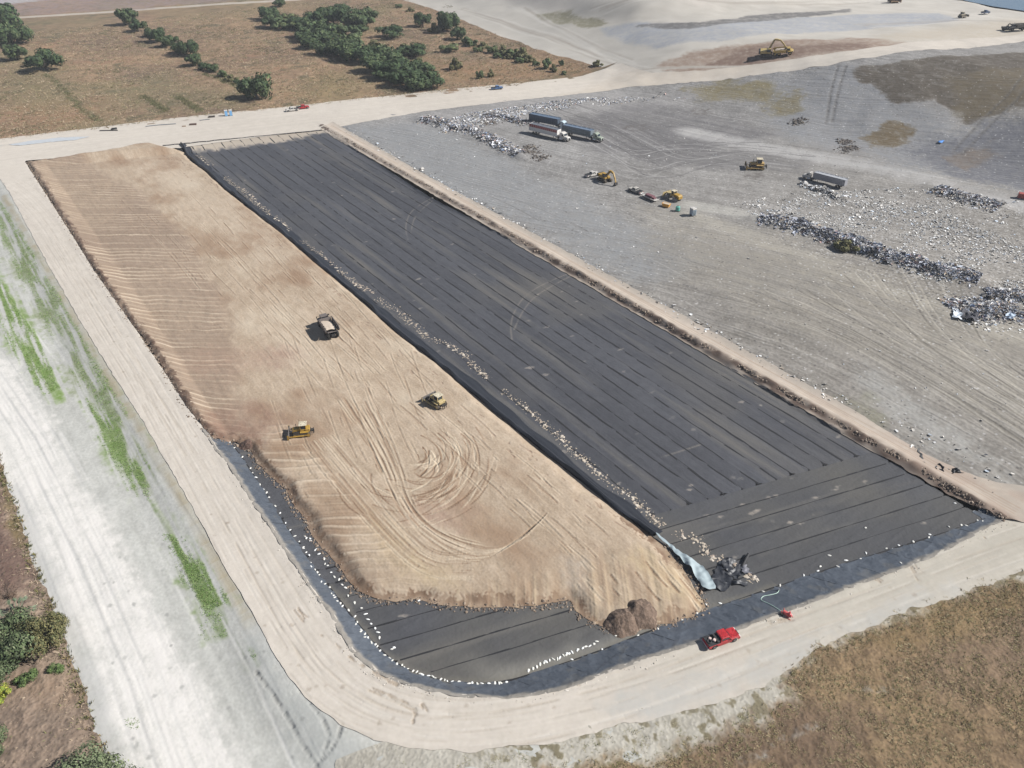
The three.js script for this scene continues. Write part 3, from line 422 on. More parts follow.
// ------------------------------------------------------------------ lined cell
const sOf = (x, z) => z - .30 * x;
const lnBox = [20, -352, 140, -24];
const SEAM = []; for (let k = -4; k <= 11; k++) SEAM.push(88.6 + 3.755 * k);
const seamX = (i, z) => SEAM[i] + .24 * vn(z * .07, i * 7.3) + .1 * vn(z * .4, i * 3.1);
const END = -96.15;
let linerTex, linerBump;
{
  const P = new Paint(...lnBox, 1024, 2048, true), fl = L => AT(L, H), tone = rng(5), T = Array.from({ length: 60 }, () => tone() * 2 - 1);
  P.all((x, z, o) => {
    const s = sOf(x, z), lng = x > 80 && s < END; let i = 0; if (lng) { while (i < SEAM.length && x > seamX(i, z)) i++; } else i = 20 + Math.floor((s - END) / 3.95 + 30) % 40;
    const n = fbm(x * .06, z * .03, 4), m = fbm(x * .8, z * .8, 3), g = lng ? fbm(x * 1.6, z * .12, 3) : fbm(z * 1.6, x * .12, 3), w = 83 + 5 * T[i] + 9 * n + 7 * m + 7 * g;
    P_(P, o, [w - 1, w, w + 6]); P.b[o] = .03 * g + .02 * m + .015 * vn(x * 3, z * 3);
    const br = fbm(x * .05 + 11, z * .05, 3); if (!lng) P.mix(o, [92, 90, 86], clamp(.35 + br));
    if (br > .1) P.mix(o, [110, 106, 101], (br - .1) * 1.1); const ds = lng ? fbm(x * .35 + 50, z * .025, 4) : fbm(sOf(x, z) * .35 + 50, x * .025, 4); if (ds > .12) P.mix(o, [124, 119, 112], clamp((ds - .12) * 1.3));
    // sand blown over the top of the far slope
    const fd = z - (-340.6 + (x - 72) * .306), q = sst(9.2, 5.2, fd + 2.4 * fbm(x * .35, z * .35, 4) - .6 * Math.abs(((x - 88.6) / 3.755 % 1 + 1) % 1 - .5) * 4 + 3.6 * sst(112, 134, x)); P.mix(o, [204, 190, 172], q * .92);
    // silt washed against the toe of the slope
    const t = -sToe(x, z); if (t < 10 && (x < 90) && s > -100) { const k = sst(5.5, 0, t + 3 * fbm(x * .18, z * .18, 3)) * sst(36, 42, x) * (1 - sst(66, 90, x)); P.mix(o, [158, 154, 144], k * .75); P.mix(o, [126, 121, 110], sst(1.5, .1, t + fbm(x * .4, z * .4, 2)) * .6); }
  });
  const dusty = [150, 140, 128];
  for (const L of [[[571, 272], [548, 282], [528, 293], [516, 307], [510, 325], [512, 340]], [[571, 276], [552, 286], [534, 297], [522, 312], [514, 330]], [[430, 199], [418, 206], [409, 214], [405, 228], [408, 240]], [[432, 201], [421, 210], [413, 220], [411, 234]], [[724, 375], [750, 369], [770, 362]], [[628, 466], [670, 455], [700, 445]]]) { P.stroke(smooth(fl(L), 3), .2, [150, 142, 132], .5, .25, (x, z) => sst(-.9, .2, vn(x * .3, z * .3))); }
  for (let k = 0; k < 70; k++) { const x = rr(82, 133), z = rr(-310, -50), r = rr(.15, .5); P.poly([[x - r * 2, z], [x, z - r], [x + r * 1.6, z], [x, z + r]], [168, 160, 150], rr(.3, .8), .3, .5, 1); }
  for (const [x, y, w] of [[530, 368, 5], [545, 375, 4], [742, 402, 3], [690, 490, 5], [692, 486, 3], [700, 518, 4], [708, 516, 4], [720, 517, 3], [735, 508, 3], [742, 505, 3], [751, 514, 5], [757, 511, 4], [835, 490, 6], [770, 498, 4], [775, 496, 3], [815, 498, 4], [800, 524, 5], [790, 523, 3], [864, 482, 4], [837, 487, 3], [924, 523, 3], [405, 616, 6]]) P.poly(fl([[x - w, y + .4], [x - 1, y - 1.2], [x + w, y - 1], [x + 1, y + 1.2]]), [190, 178, 164], .75, .25, .5, .8);
  for (const y of [486, 500, 520]) P.stroke(fl([[760, y + 35], [830, y + 10], [900, y - 8]]), .5, [116, 112, 106], .35, .5, (x, z) => sst(-.2, .4, vn(x * .4, z * .4)));
  linerBump = P.bump(.3); linerTex = P.done();
}
const linerMat = new THREE.MeshStandardMaterial({ map: linerTex, bumpMap: linerBump, bumpScale: .3, roughness: .82, side: THREE.DoubleSide });
const seamMat = new THREE.MeshStandardMaterial({ color: new THREE.Color(.012, .012, .014), roughness: .9, side: THREE.DoubleSide });
function ribbon(P, w, lift, fn = H, jit = 0, seed = 1) {
  const pos = [], idx = [], n = P.length;
  for (let i = 0; i < n; i++) {
    const a = P[Math.max(0, i - 1)], b = P[Math.min(n - 1, i + 1)], l = Math.hypot(b[0] - a[0], b[1] - a[1]) || 1, nx = -(b[1] - a[1]) / l, nz = (b[0] - a[0]) / l, ww = w * (1 + jit * vn(i * .37, seed));
    for (const [k, y] of [[-1, 0], [-.6, lift], [.6, lift * .9], [1, 0]]) { const x = P[i][0] + nx * ww * k, z = P[i][1] + nz * ww * k; pos.push(x, fn(x, z) + .04 + y, z); }
    if (i) for (let k = 0; k < 3; k++) { const q = (i - 1) * 4 + k; idx.push(q, q + 4, q + 1, q + 1, q + 4, q + 5); }
  }
  const g = new THREE.BufferGeometry(); g.setAttribute('position', new THREE.Float32BufferAttribute(pos, 3)); g.setIndex(idx); g.computeVertexNormals(); return g;
}
{
  const cell = new THREE.Group(); cell.name = 'drainage_liner';
  const put = (n, g, m) => { const o = new THREE.Mesh(g, m); o.name = n; cell.add(o); return o; };
  for (let i = 0; i < SEAM.length; i++) {
    const xa = SEAM[i], xb = i + 1 < SEAM.length ? SEAM[i + 1] : 135.4, tl = z => seamX(i, z), tr = z => i + 1 < SEAM.length ? seamX(i + 1, z) : 135.4;
    put('liner_panel', sheetGeo({ box: [xa - .6, -345, xb + .6, -50], c: .65, cz: 2.2, uv: lnBox, sdf: (x, z) => Math.max(tl(z) - .2 - x, x - tr(z) - .1, sOf(x, z) - END - .1, sEdge(x, z) - .35), h: (x, z) => H(x, z) + .05 + .035 * clamp((x - xa) / 4) + .02 * vn(x * .7, z * .5) }), linerMat);
    const zE = END + .30 * xa, L = []; const z0 = -340 + (xa - 72) * .306 + 1; for (let z = z0; z < zE; z += 1.6) if (i > 2 || z < (i < 2 ? -322 : -70)) L.push([tl(z), z]); L.push([tl(zE), zE]);
    put('seam', ribbon(L, .27, .05, H, .4, i * 9.7), seamMat);
  }
  for (let k = 0; k < 20; k++) {                                                  // cross panels at the near end, and those running under the soil
    const sb0 = END + 3.95 * (6 - k), sa = sb0 - 3.95, sb = k ? sb0 : sb0 + 7, x1 = k < 6 ? 135.5 : 82;
    const w = (x, q) => .1 * vn(x * .11, q * 1.7);
    const bx = k < 6 ? [22, -90, x1, -28] : [22, sa + .30 * 22 - 2, 60, sb + .30 * 60 + 2];
    put('liner_panel', sheetGeo({ box: bx, c: 1, uv: lnBox, sdf: (x, z) => Math.max(sa + w(x, k + 1) - .15 - sOf(x, z), sOf(x, z) - sb - w(x, k), sToe(x, z) - .3, x - x1), h: (x, z) => H(x, z) + .04 + .03 * clamp((sOf(x, z) - sa) / 4) + .02 * vn(x * .5, z * .7) }), linerMat);
    if (k > 0 && k < 9) { const L = []; for (let x = 26; x < (k < 6 ? 134 : 56); x += 1.4) { const z = sb + .30 * x + w(x, k); if (sToe(x, z) < -.2) L.push([x, z]); } if (L.length > 2) put('seam', ribbon(L, k < 6 ? .13 : .16, .04, H, .8, k * 3.3), seamMat); }
  }
  top(tag(cell, 'black drainage liner of parallel panels on the cell floor', 'liner'));
  // smooth membrane on the side slope
  const slope = new THREE.Group(); slope.name = 'slope_membrane';
  const P = new Paint(20, -150, 140, -24, 1024, 1024, true);
  P.all((x, z, o) => { const n = fbm(x * .15, z * .15, 4), m = fbm(x * 1.2, z * 1.2, 3), f = vn(x * 4, z * 4), w = 103 + 12 * n + 12 * m + 5 * f; P_(P, o, [w - 6, w + 1, w + 11]); P.b[o] = .04 * m + .10 * Math.pow(1 - Math.abs(fbm(x * .5 + 2 * n, z * .5, 3)) * 1.6, 3) * .6;
    const e = -sEdge(x, z); P.mix(o, [186, 176, 162], sst(.7, 0, e + .5 * fbm(x * .9, z * .9, 3)) * .8); const dd = sst(.2, .5, fbm(x * .5 + 60, z * .5, 3)); P.mix(o, [128, 124, 118], dd * .35); });
  const bm = P.bump(.3), sm = new THREE.MeshStandardMaterial({ map: P.done(), bumpMap: bm, bumpScale: .3, roughness: .5, side: THREE.DoubleSide });
  const ring = (x, z) => Math.max(sEdge(x, z) - .5 + .35 * fbm(x * .7, z * .7, 3), -sToe(x, z) - .1, x > 120 && sOf(x, z) < -75 ? 1 : -1);
  const add = (box, cut) => { const o = new THREE.Mesh(sheetGeo({ box, c: .55, uv: [20, -150, 140, -24], sdf: (x, z) => Math.max(ring(x, z), cut(x, z)), h: (x, z) => H(x, z) + .07 + (sEdge(x, z) > -.5 ? .16 * sst(-.5, .2, sEdge(x, z)) : 0) + .05 * vn(x * .8, z * .8) + .16 * Math.pow(1 - Math.abs(vn(x * .7 + 3, z * .7)), 4) }), sm); o.name = 'membrane_panel'; if (o.geometry.index.count) slope.add(o); };
  const seam = (L) => { const o = new THREE.Mesh(ribbon(L, .03, .03, (x, z) => H(x, z) + .05), seamMat); o.name = 'seam'; slope.add(o); };
  for (let x = 38; x < 137; x += 7) { const lx = (z, q) => (z + 50) * .3 + q; add([x - 6, -75, x + 14, -26], (X, Z) => Math.max(lx(Z, x) - X, X - lx(Z, x + 7), -X + 34)); const L = []; for (let z = -70; z < -26; z += .8) { const X = lx(z, x); if (ring(X, z) < 0) L.push([X, z]); } if (L.length > 1) seam(L); }
  for (let z = -145; z < -70; z += 7) { add([20, z - 1, 45, z + 8], (X, Z) => Math.max(z - Z, Z - z - 7, X - 40)); const L = []; for (let x = 21; x < 40; x += .7) if (ring(x, z) < 0) L.push([x, z]); if (L.length > 1) seam(L); }
  add([22, -76, 46, -50], (X, Z) => Math.max(-68 - Z, X - 38 - (Z + 50) * .3));
  // folded hem that marks the foot of the slope
  const toeLine = smooth([[985, 519], [950, 531], [913, 543], [863, 558], [820, 572], [762, 592], [722, 605], [697, 615], [659, 628], [626, 641], [603, 650], [572, 661], [532, 674], [511, 681], [481, 684], [446, 682], [411, 672], [396, 663], [381, 651], [366, 633], [351, 616], [338, 598], [318, 573], [293, 536], [273, 505], [252, 472], [230, 441]].map(p => GF(...p)), 2);
  const hem = new THREE.Mesh(ribbon(toeLine, .16, .12, H, .7, 3), seamMat); hem.name = 'hem'; slope.add(hem);
  top(tag(slope, 'bluish black plastic membrane on the slope below the sand road', 'membrane'));
}
// wrinkled flap of liner lying along the soil
function crumple(pts, prof, fn, amp, seed) {                 // sweep a profile [[across, up]...] along pts
  const pos = [], idx = [], n = pts.length, k = prof.length;
  for (let i = 0; i < n; i++) { const a = pts[Math.max(0, i - 1)], b = pts[Math.min(n - 1, i + 1)], l = Math.hypot(b[0] - a[0], b[1] - a[1]), nx = -(b[1] - a[1]) / l, nz = (b[0] - a[0]) / l;
    for (let j = 0; j < k; j++) { const q = prof[j][0] * (1 + .3 * vn(i * .13, seed)) + .25 * amp * vn(i * .31, seed + j * 2.1), x = pts[i][0] + nx * q, z = pts[i][1] + nz * q; pos.push(x, fn(x, z) + prof[j][1] * (1 + amp * vn(i * .23, seed + 9 + j * .6)) + .04, z); if (i && j) { const o = (i - 1) * k + j - 1; idx.push(o, o + k, o + 1, o + 1, o + k, o + k + 1); } } }
  const g = new THREE.BufferGeometry(); g.setAttribute('position', new THREE.Float32BufferAttribute(pos, 3)); g.setIndex(idx); g.computeVertexNormals(); return g;
}
const blackSheet = new THREE.MeshStandardMaterial({ color: new THREE.Color(.022, .024, .030), roughness: .5, side: THREE.DoubleSide });
const dividePx = [[182, 149], [192, 160], [208, 172], [227, 190], [257, 213], [282, 232], [307, 254], [337, 279], [367, 304], [397, 332], [427, 354], [457, 379], [513, 426], [538, 446], [563, 466], [588, 486], [613, 506], [638, 524], [655, 538]];
{
  const b = smooth(GP(dividePx, -1.8), 2), L = []; for (let i = 0; i < b.length - 1; i++) { const d = Math.hypot(b[i + 1][0] - b[i][0], b[i + 1][1] - b[i][1]), m = Math.max(1, Math.round(d / .9)); for (let j = 0; j < m; j++) L.push([lerp(b[i][0], b[i + 1][0], j / m) + .3, lerp(b[i][1], b[i + 1][1], j / m)]); }
  const g = crumple(L, [[.7, .55], [.35, 1.0], [.0, .92], [-.3, .45], [-.8, .22], [-1.2, .28], [-1.7, .06], [-2.1, .10], [-2.5, .03]], H, .45, 3);
  const o = new THREE.Mesh(g, blackSheet); o.name = 'liner_flap'; top(tag(o, 'long wrinkled flap of black liner folded along the edge of the spread soil', 'liner flap'));
}
console.log('liner ok');
// soil spread over the liner
const soBox = [20, -362, 88, -40];
{
  const P = new Paint(...soBox, 1024, 2048, true), fl = L => AT(L, HF);
  P.all((x, z, o) => {
    const n = fbm(x * .035, z * .02, 4), m = fbm(x * .5, z * .4, 4), f = vn(x * 3, z * 3), s = fbm(x * .9 + 2 * n, z * .05, 3), s2 = vn(x * 2.6 + n, z * .09);
    const q = 9 * n + 9 * m + 5 * f + 4 * s + 2.5 * s2; P_(P, o, [197 + q * 1.5, 176 + q * 1.55, 152 + q * 1.6]); const dmp = fbm(x * .09 + 70, z * .06, 4); if (dmp > .12) P.mix(o, [168, 140, 114], clamp((dmp - .12) * 2.2)); if (dmp < -.2) P.mix(o, [220, 203, 180], clamp((-.2 - dmp) * 2)); P.b[o] = .012 * s + .01 * s2 + .035 * m + .02 * f;
    const bz = soilBand(z), k = sst(bz + 3, bz - 2, x + 2 * m) * sst(-60, -80, z - .1 * x); P.mix(o, [166, 144, 124], k * (.9 + .4 * n));
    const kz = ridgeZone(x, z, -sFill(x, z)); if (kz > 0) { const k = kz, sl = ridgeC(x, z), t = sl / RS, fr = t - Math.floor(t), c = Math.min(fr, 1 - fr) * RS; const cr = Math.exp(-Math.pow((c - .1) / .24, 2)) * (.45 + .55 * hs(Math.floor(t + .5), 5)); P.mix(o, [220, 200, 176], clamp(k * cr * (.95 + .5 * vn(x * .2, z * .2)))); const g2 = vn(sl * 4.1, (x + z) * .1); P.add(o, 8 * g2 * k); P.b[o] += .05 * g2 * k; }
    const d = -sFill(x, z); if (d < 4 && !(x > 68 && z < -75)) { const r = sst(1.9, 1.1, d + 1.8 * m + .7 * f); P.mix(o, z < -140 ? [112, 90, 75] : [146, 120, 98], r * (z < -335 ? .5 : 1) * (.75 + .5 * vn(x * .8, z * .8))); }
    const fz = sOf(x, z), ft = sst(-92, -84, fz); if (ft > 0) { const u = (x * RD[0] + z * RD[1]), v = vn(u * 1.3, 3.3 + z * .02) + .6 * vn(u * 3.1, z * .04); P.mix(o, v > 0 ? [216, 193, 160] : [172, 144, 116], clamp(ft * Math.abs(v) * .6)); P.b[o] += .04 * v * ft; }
  });
  for (const [L, c, a, w] of [[[[205, 412], [250, 402], [280, 412], [284, 425], [262, 440], [232, 440], [212, 432]], [150, 116, 98], .65, 3], [[[170, 350], [240, 345], [300, 352], [262, 372], [190, 380]], [180, 148, 128], .45, 4], [[[255, 352], [300, 348], [312, 358], [270, 374]], [180, 150, 134], .4, 3], [[[402, 505], [440, 498], [470, 510], [460, 528], [430, 532], [408, 522]], [172, 138, 122], .45, 3], [[[420, 470], [455, 470], [470, 495], [430, 505]], [188, 160, 134], .5, 3], [[[28, 166], [110, 155], [150, 190], [90, 230], [60, 205]], [190, 168, 144], .6, 6], [[[120, 250], [190, 250], [230, 320], [170, 330]], [194, 172, 150], .5, 6], [[[150, 148], [230, 195], [300, 255], [260, 262], [170, 190]], [212, 194, 172], .6, 6], [[[360, 500], [410, 540], [470, 590], [430, 590], [380, 560]], [214, 192, 150], .45, 2], [[[560, 555], [590, 560], [584, 590], [566, 585]], [196, 184, 172], .6, 1.5], [[[640, 545], [690, 585], [700, 600], [670, 595], [630, 560]], [216, 194, 154], .5, 2]]) P.poly(fl(L), c, a, w, w, .12, (x, z) => .75 + .5 * fbm(x * .4, z * .2, 3));
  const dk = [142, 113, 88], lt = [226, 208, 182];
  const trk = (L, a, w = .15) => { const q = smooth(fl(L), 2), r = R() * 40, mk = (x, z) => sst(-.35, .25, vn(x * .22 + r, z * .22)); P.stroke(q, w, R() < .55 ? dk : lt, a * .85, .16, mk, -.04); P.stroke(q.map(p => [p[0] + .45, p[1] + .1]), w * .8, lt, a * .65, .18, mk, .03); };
  // turning circles of the machines
  const C = at(418, 462, HF);
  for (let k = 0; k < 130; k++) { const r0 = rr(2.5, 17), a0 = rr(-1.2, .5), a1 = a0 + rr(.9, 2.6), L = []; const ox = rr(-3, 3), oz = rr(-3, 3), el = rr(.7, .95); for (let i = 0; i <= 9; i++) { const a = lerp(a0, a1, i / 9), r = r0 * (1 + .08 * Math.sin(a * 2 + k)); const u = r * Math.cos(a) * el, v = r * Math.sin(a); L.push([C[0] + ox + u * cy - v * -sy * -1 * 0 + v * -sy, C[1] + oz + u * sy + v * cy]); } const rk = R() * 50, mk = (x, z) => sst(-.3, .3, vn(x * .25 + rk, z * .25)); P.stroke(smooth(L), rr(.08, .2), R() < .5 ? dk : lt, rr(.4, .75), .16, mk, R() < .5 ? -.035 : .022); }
  for (let k = 0; k < 18; k++) { const o = k * 2.5 + rr(-2, 2); trk([[330 + o, 395 + o * .2], [375 + o * .6, 455 + o * .2], [392 + o * .5, 500 + o * .3], [420 + o * .8, 540], [470 + o, 570 - o * .5], [520 + o * .6, 540 - o * .6]], .6); }
  for (let k = 0; k < 14; k++) { const o = k * 2.4; trk([[300 + o, 445 - o * .3], [340 + o, 495 - o * .4], [380 + o, 540 - o * .3], [420 + o * .6, 578 - o * .8], [470, 580 - o]], .5); }
  for (let k = 0; k < 70; k++) { const x = rr(150, 330), y = rr(190, 330), l = rr(20, 80); trk([[x + (y - 250) * .8, y], [x + (y - 250) * .8 + l * .55, y + l * .55], [x + (y - 250) * .8 + l * rr(1, 1.1), y + l * 1.15]], rr(.15, .4), rr(.08, .16)); }
  for (let k = 0; k < 60; k++) { const t = R(), x = lerp(330, 620, t) + rr(-75, 0), y = lerp(300, 540, t) + rr(-12, 12), l = rr(10, 45); trk([[x, y], [x + l * .6, y + l * .5], [x + l, y + l * .92]], rr(.2, .5), rr(.08, .15)); }
  for (let k = 0; k < 26; k++) { const x = rr(270, 420), y = rr(330, 430), l = rr(15, 60); trk([[x, y], [x + l * .35, y + l], [x + l * .8, y + l * 1.9]], rr(.2, .4), .1); }
  for (let k = 0; k < 22; k++) { const x = rr(570, 690), y = rr(560, 590), l = rr(10, 28); trk([[x, y], [x + l * .6, y + l * .8], [x + l, y + l * 1.2]], .55, .2); }
  // wheel ruts beside the liner flap
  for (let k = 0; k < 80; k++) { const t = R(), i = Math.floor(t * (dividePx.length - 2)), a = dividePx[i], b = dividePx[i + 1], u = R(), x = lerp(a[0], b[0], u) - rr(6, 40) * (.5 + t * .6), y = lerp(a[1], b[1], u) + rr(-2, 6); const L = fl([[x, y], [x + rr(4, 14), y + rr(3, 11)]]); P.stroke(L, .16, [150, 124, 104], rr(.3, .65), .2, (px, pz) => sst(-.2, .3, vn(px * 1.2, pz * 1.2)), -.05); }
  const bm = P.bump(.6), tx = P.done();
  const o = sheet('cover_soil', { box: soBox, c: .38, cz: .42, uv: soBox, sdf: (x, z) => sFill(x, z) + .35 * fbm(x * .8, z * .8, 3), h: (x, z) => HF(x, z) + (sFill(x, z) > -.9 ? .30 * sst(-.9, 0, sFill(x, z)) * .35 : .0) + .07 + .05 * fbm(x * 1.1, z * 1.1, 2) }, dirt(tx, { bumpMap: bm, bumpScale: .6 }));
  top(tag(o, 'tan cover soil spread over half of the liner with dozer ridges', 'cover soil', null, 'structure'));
}
console.log('soil ok');
// ------------------------------------------------------------------ building blocks for objects
const mat = (r, g, b, rough = .6, metal = 0) => new THREE.MeshStandardMaterial({ color: new THREE.Color(r, g, b), roughness: rough, metalness: metal, side: THREE.DoubleSide });
const Mt = { yellow: mat(.52, .34, .07, .5), yellowPale: mat(.62, .52, .28, .55), cream: mat(.72, .68, .55, .5), black: mat(.02, .02, .022, .7), rubber: mat(.028, .027, .026, .9), dark: mat(.05, .05, .055, .6), steel: mat(.22, .22, .23, .5, .5), glass: mat(.02, .03, .04, .08), red: mat(.52, .035, .045, .35), redDull: mat(.42, .09, .08, .6), white: mat(.74, .75, .76, .4), whiteDirty: mat(.56, .56, .55, .6), chrome: mat(.6, .6, .62, .25, .9), grey: mat(.24, .25, .28, .6), greyBlue: mat(.20, .26, .32, .55), blue: mat(.10, .22, .50, .5), greenish: mat(.10, .34, .28, .55), lamp: mat(.8, .8, .78, .2), tail: mat(.45, .02, .02, .4), soil: mat(.36, .29, .23, .98), track: mat(.09, .075, .06, .9), orange: mat(.62, .30, .04, .5), tan: mat(.42, .36, .28, .9), pinkish: mat(.55, .42, .38, .8), paleGreen: mat(.42, .55, .48, .5) };
{ // road dust and wear on all painted machines
  const n = 128, d = new Uint8Array(n * n * 4); for (let j = 0; j < n; j++) for (let i = 0; i < n; i++) { const v = 205 + 75 * fbm(i * .06, j * .06, 4) + 22 * hs(i, j), o = (j * n + i) * 4; d[o] = clamp(v + 6, 0, 255); d[o + 1] = clamp(v, 0, 255); d[o + 2] = clamp(v - 8, 0, 255); d[o + 3] = 255; }
  const t = new THREE.DataTexture(d, n, n, THREE.RGBAFormat); t.colorSpace = THREE.SRGBColorSpace; t.magFilter = THREE.LinearFilter; t.wrapS = t.wrapT = THREE.RepeatWrapping; t.needsUpdate = true;
  for (const k of ['yellow', 'yellowPale', 'cream', 'red', 'redDull', 'white', 'whiteDirty', 'grey', 'greyBlue', 'blue', 'dark', 'track', 'rubber']) Mt[k].map = t;
}
const Mx = new THREE.Matrix4(), Eu = new THREE.Euler();
function tf(g, x = 0, y = 0, z = 0, rx = 0, ry = 0, rz = 0) { if (rx || ry || rz) g.applyMatrix4(Mx.makeRotationFromEuler(Eu.set(rx, ry, rz))); g.translate(x, y, z); return g; }
const flat = g => { const q = g.index ? g.toNonIndexed() : g; for (const k of Object.keys(q.attributes)) if (!['position', 'normal', 'uv'].includes(k)) q.deleteAttribute(k); if (!q.attributes.uv) q.setAttribute('uv', new THREE.Float32BufferAttribute(new Float32Array(q.attributes.position.count * 2), 2)); return q; };
const bx = (w, h, d, x, y, z, rx, ry, rz) => tf(new THREE.BoxGeometry(w, h, d), x, y, z, rx, ry, rz);
const rb = (w, h, d, r, x, y, z, rx, ry, rz) => tf(new RoundedBoxGeometry(w, h, d, 2, r), x, y, z, rx, ry, rz);
const cz_ = (r, len, x, y, z, n = 16, r2 = r) => tf(new THREE.CylinderGeometry(r, r2, len, n), x, y, z, Math.PI / 2, 0, 0);   // axis along z
const cyY = (r, len, x, y, z, n = 12, r2 = r) => tf(new THREE.CylinderGeometry(r, r2, len, n), x, y, z);
function ext(pts, w, bev = .03, x = 0, y = 0, z = 0) { const s = new THREE.Shape(pts.map(p => new THREE.Vector2(p[0], p[1]))); const g = new THREE.ExtrudeGeometry(s, { depth: w - 2 * bev, bevelEnabled: bev > 0, bevelThickness: bev, bevelSize: bev, bevelOffset: -bev, bevelSegments: 2, curveSegments: 8 }); return tf(g, x, y, z - w / 2 + bev); }
function tube(pts, r, n = 24, k = 8) { return new THREE.TubeGeometry(new THREE.CatmullRomCurve3(pts.map(p => new THREE.Vector3(...p))), n, r, k); }
function part(parent, name, geos, m) { const a = (Array.isArray(geos) ? geos : [geos]).map(flat); const o = new THREE.Mesh(a.length > 1 ? mergeGeometries(a) : a[0], m); o.name = name; parent.add(o); return o; }
function thing(name, label, category, group) { const o = new THREE.Group(); o.name = numbered(name); return tag(o, label, category, group); }
// stand a thing on the ground: p centre pixel, from -> to pixels give the heading
function stand(o, c, from, to, fn = S, lift = 0, scale = 1) {
  const p = at(c[0], c[1], fn), a = at(from[0], from[1], fn), b = at(to[0], to[1], fn); const hd = Math.atan2(-(b[1] - a[1]), b[0] - a[0]);
  const dx = Math.cos(hd), dz = -Math.sin(hd), q = 1.6, e = 1.1;
  const pitch = Math.atan2(fn(p[0] + dx * q, p[1] + dz * q) - fn(p[0] - dx * q, p[1] - dz * q), 2 * q), roll = Math.atan2(fn(p[0] - dz * e, p[1] + dx * e) - fn(p[0] + dz * e, p[1] - dx * e), 2 * e);
  o.rotation.order = 'YZX'; o.rotation.set(-roll, hd, pitch); o.scale.setScalar(scale);
  o.position.set(p[0], (fn(p[0] + dx * q, p[1] + dz * q) + fn(p[0] - dx * q, p[1] - dz * q)) / 2 + .1 + lift, p[1]); return top(o);
}
function wheel(o, r, w, x, z, y = r, rimM = Mt.steel) {
  const g = new THREE.Group(); const t = part(o, 'wheel', tf(new THREE.TorusGeometry(r - w * .38, w * .42, 8, 20), 0, 0, 0), Mt.rubber); t.position.set(x, y, z); t.scale.z = 1.15;
  const rim = part(t, 'rim', [cz_(r * .6, w * .55, 0, 0, 0, 14), cz_(r * .22, w * .72, 0, 0, 0, 8)], rimM); return t;
}
// ------------------------------------------------------------------ pickup truck (faces +x, 5.8 m)
function pickup(label, paint, group, cargo, sc) {
  const o = thing('pickup_truck', label, 'pickup', group);
  part(o, 'body', [ext([[-2.85, .62], [-2.82, 1.02], [-.72, 1.05], [-.7, 1.12], [1.15, 1.15], [2.55, 1.08], [2.86, .92], [2.9, .5], [2.5, .42], [2.42, .72], [2.15, .92], [1.7, .92], [1.42, .72], [1.34, .42], [-1.2, .42], [-1.28, .72], [-1.55, .92], [-2.0, .92], [-2.28, .72], [-2.34, .48], [-2.8, .48]], 1.98, .05)], paint);
  part(o, 'hood', rb(1.55, .12, 1.7, .05, 1.95, 1.12, 0, 0, 0, -.04), paint);
  part(o, 'cab', ext([[-.78, 1.05], [-.62, 1.78], [-.45, 1.86], [.62, 1.86], [.82, 1.78], [1.3, 1.14]], 1.72, .08), paint);
  for (const s of [-1, 1]) { const w = part(o, 'side_window', [ext([[-.52, 1.24], [-.45, 1.68], [.05, 1.7], [.05, 1.24]], .03, .005, 0, 0, s * .865), ext([[.14, 1.24], [.14, 1.7], [.6, 1.68], [.95, 1.24]], .03, .005, 0, 0, s * .865)], Mt.glass); part(o, 'mirror', rb(.16, .2, .2, .04, .95, 1.28, s * 1.08), Mt.black); part(o, 'headlight', rb(.1, .2, .42, .03, 2.86, .86, s * .72), Mt.lamp); part(o, 'tail_light', rb(.06, .34, .14, .02, -2.85, .84, s * .88), Mt.tail); }
  part(o, 'windscreen', bx(.03, .70, 1.46, 1.09, 1.49, 0, 0, 0, .645), Mt.glass);
  part(o, 'rear_window', bx(.03, .42, 1.4, -.735, 1.5, 0, 0, 0, -.22), Mt.glass);
  part(o, 'bed_liner', [bx(1.95, .04, 1.7, -1.78, 1.065, 0), bx(1.9, .09, .1, -1.78, 1.1, .9), bx(1.9, .09, .1, -1.78, 1.1, -.9), bx(.08, .1, 1.75, -2.78, 1.1, 0)], Mt.black);
  part(o, 'bumper', rb(.2, .24, 1.9, .05, 2.92, .52, 0), Mt.chrome); part(o, 'bumper', rb(.18, .2, 1.9, .05, -2.92, .55, 0), Mt.chrome);
  part(o, 'grille', rb(.06, .26, .95, .02, 2.9, .86, 0), Mt.black);
  for (const x of [1.92, -1.78]) for (const s of [-1, 1]) wheel(o, .42, .28, x, s * .86);
  if (cargo) { part(o, 'tool_box', rb(.5, .35, 1.6, .04, -1.05, 1.26, 0), Mt.dark); part(o, 'cargo', [rb(.5, .4, .5, .12, -1.5, 1.25, .2, .2, .5, 0), rb(.4, .28, .45, .1, -1.95, 1.2, -.35, 0, .8, .1)], Mt.pinkish); part(o, 'hose_reel', tf(new THREE.TorusGeometry(.3, .1, 8, 16), -2.35, 1.2, .1, Math.PI / 2, 0, 0), Mt.black); }
  return o;
}
stand(pickup('red pickup truck with tools in its bed beside the slope membrane', Mt.red, null, true), [720.5, 641.5], [711.5, 650.3], [732.5, 642.6]);
stand(pickup('white pickup truck parked beside the red one on the far road', Mt.white, 'pickups on the far road'), [292.5, 111.3], [298, 111], [287, 112.2]);
stand(pickup('red pickup truck parked beside the white one on the far road', Mt.red, 'pickups on the far road'), [303, 109], [297, 109.8], [309, 108.4]);
stand(pickup('white pickup truck behind the yellow excavator on the landfill', Mt.white), [592, 176.5], [588, 177.5], [596, 175.5]);
stand(pickup('white and grey pickup towing the low flat trailer', Mt.whiteDirty), [635.5, 192.6], [640, 194.5], [631, 190.8]);
stand(pickup('blue pickup truck on the far road below the bushes', Mt.blue), [497, 89.6], [490, 90.2], [504, 89]);
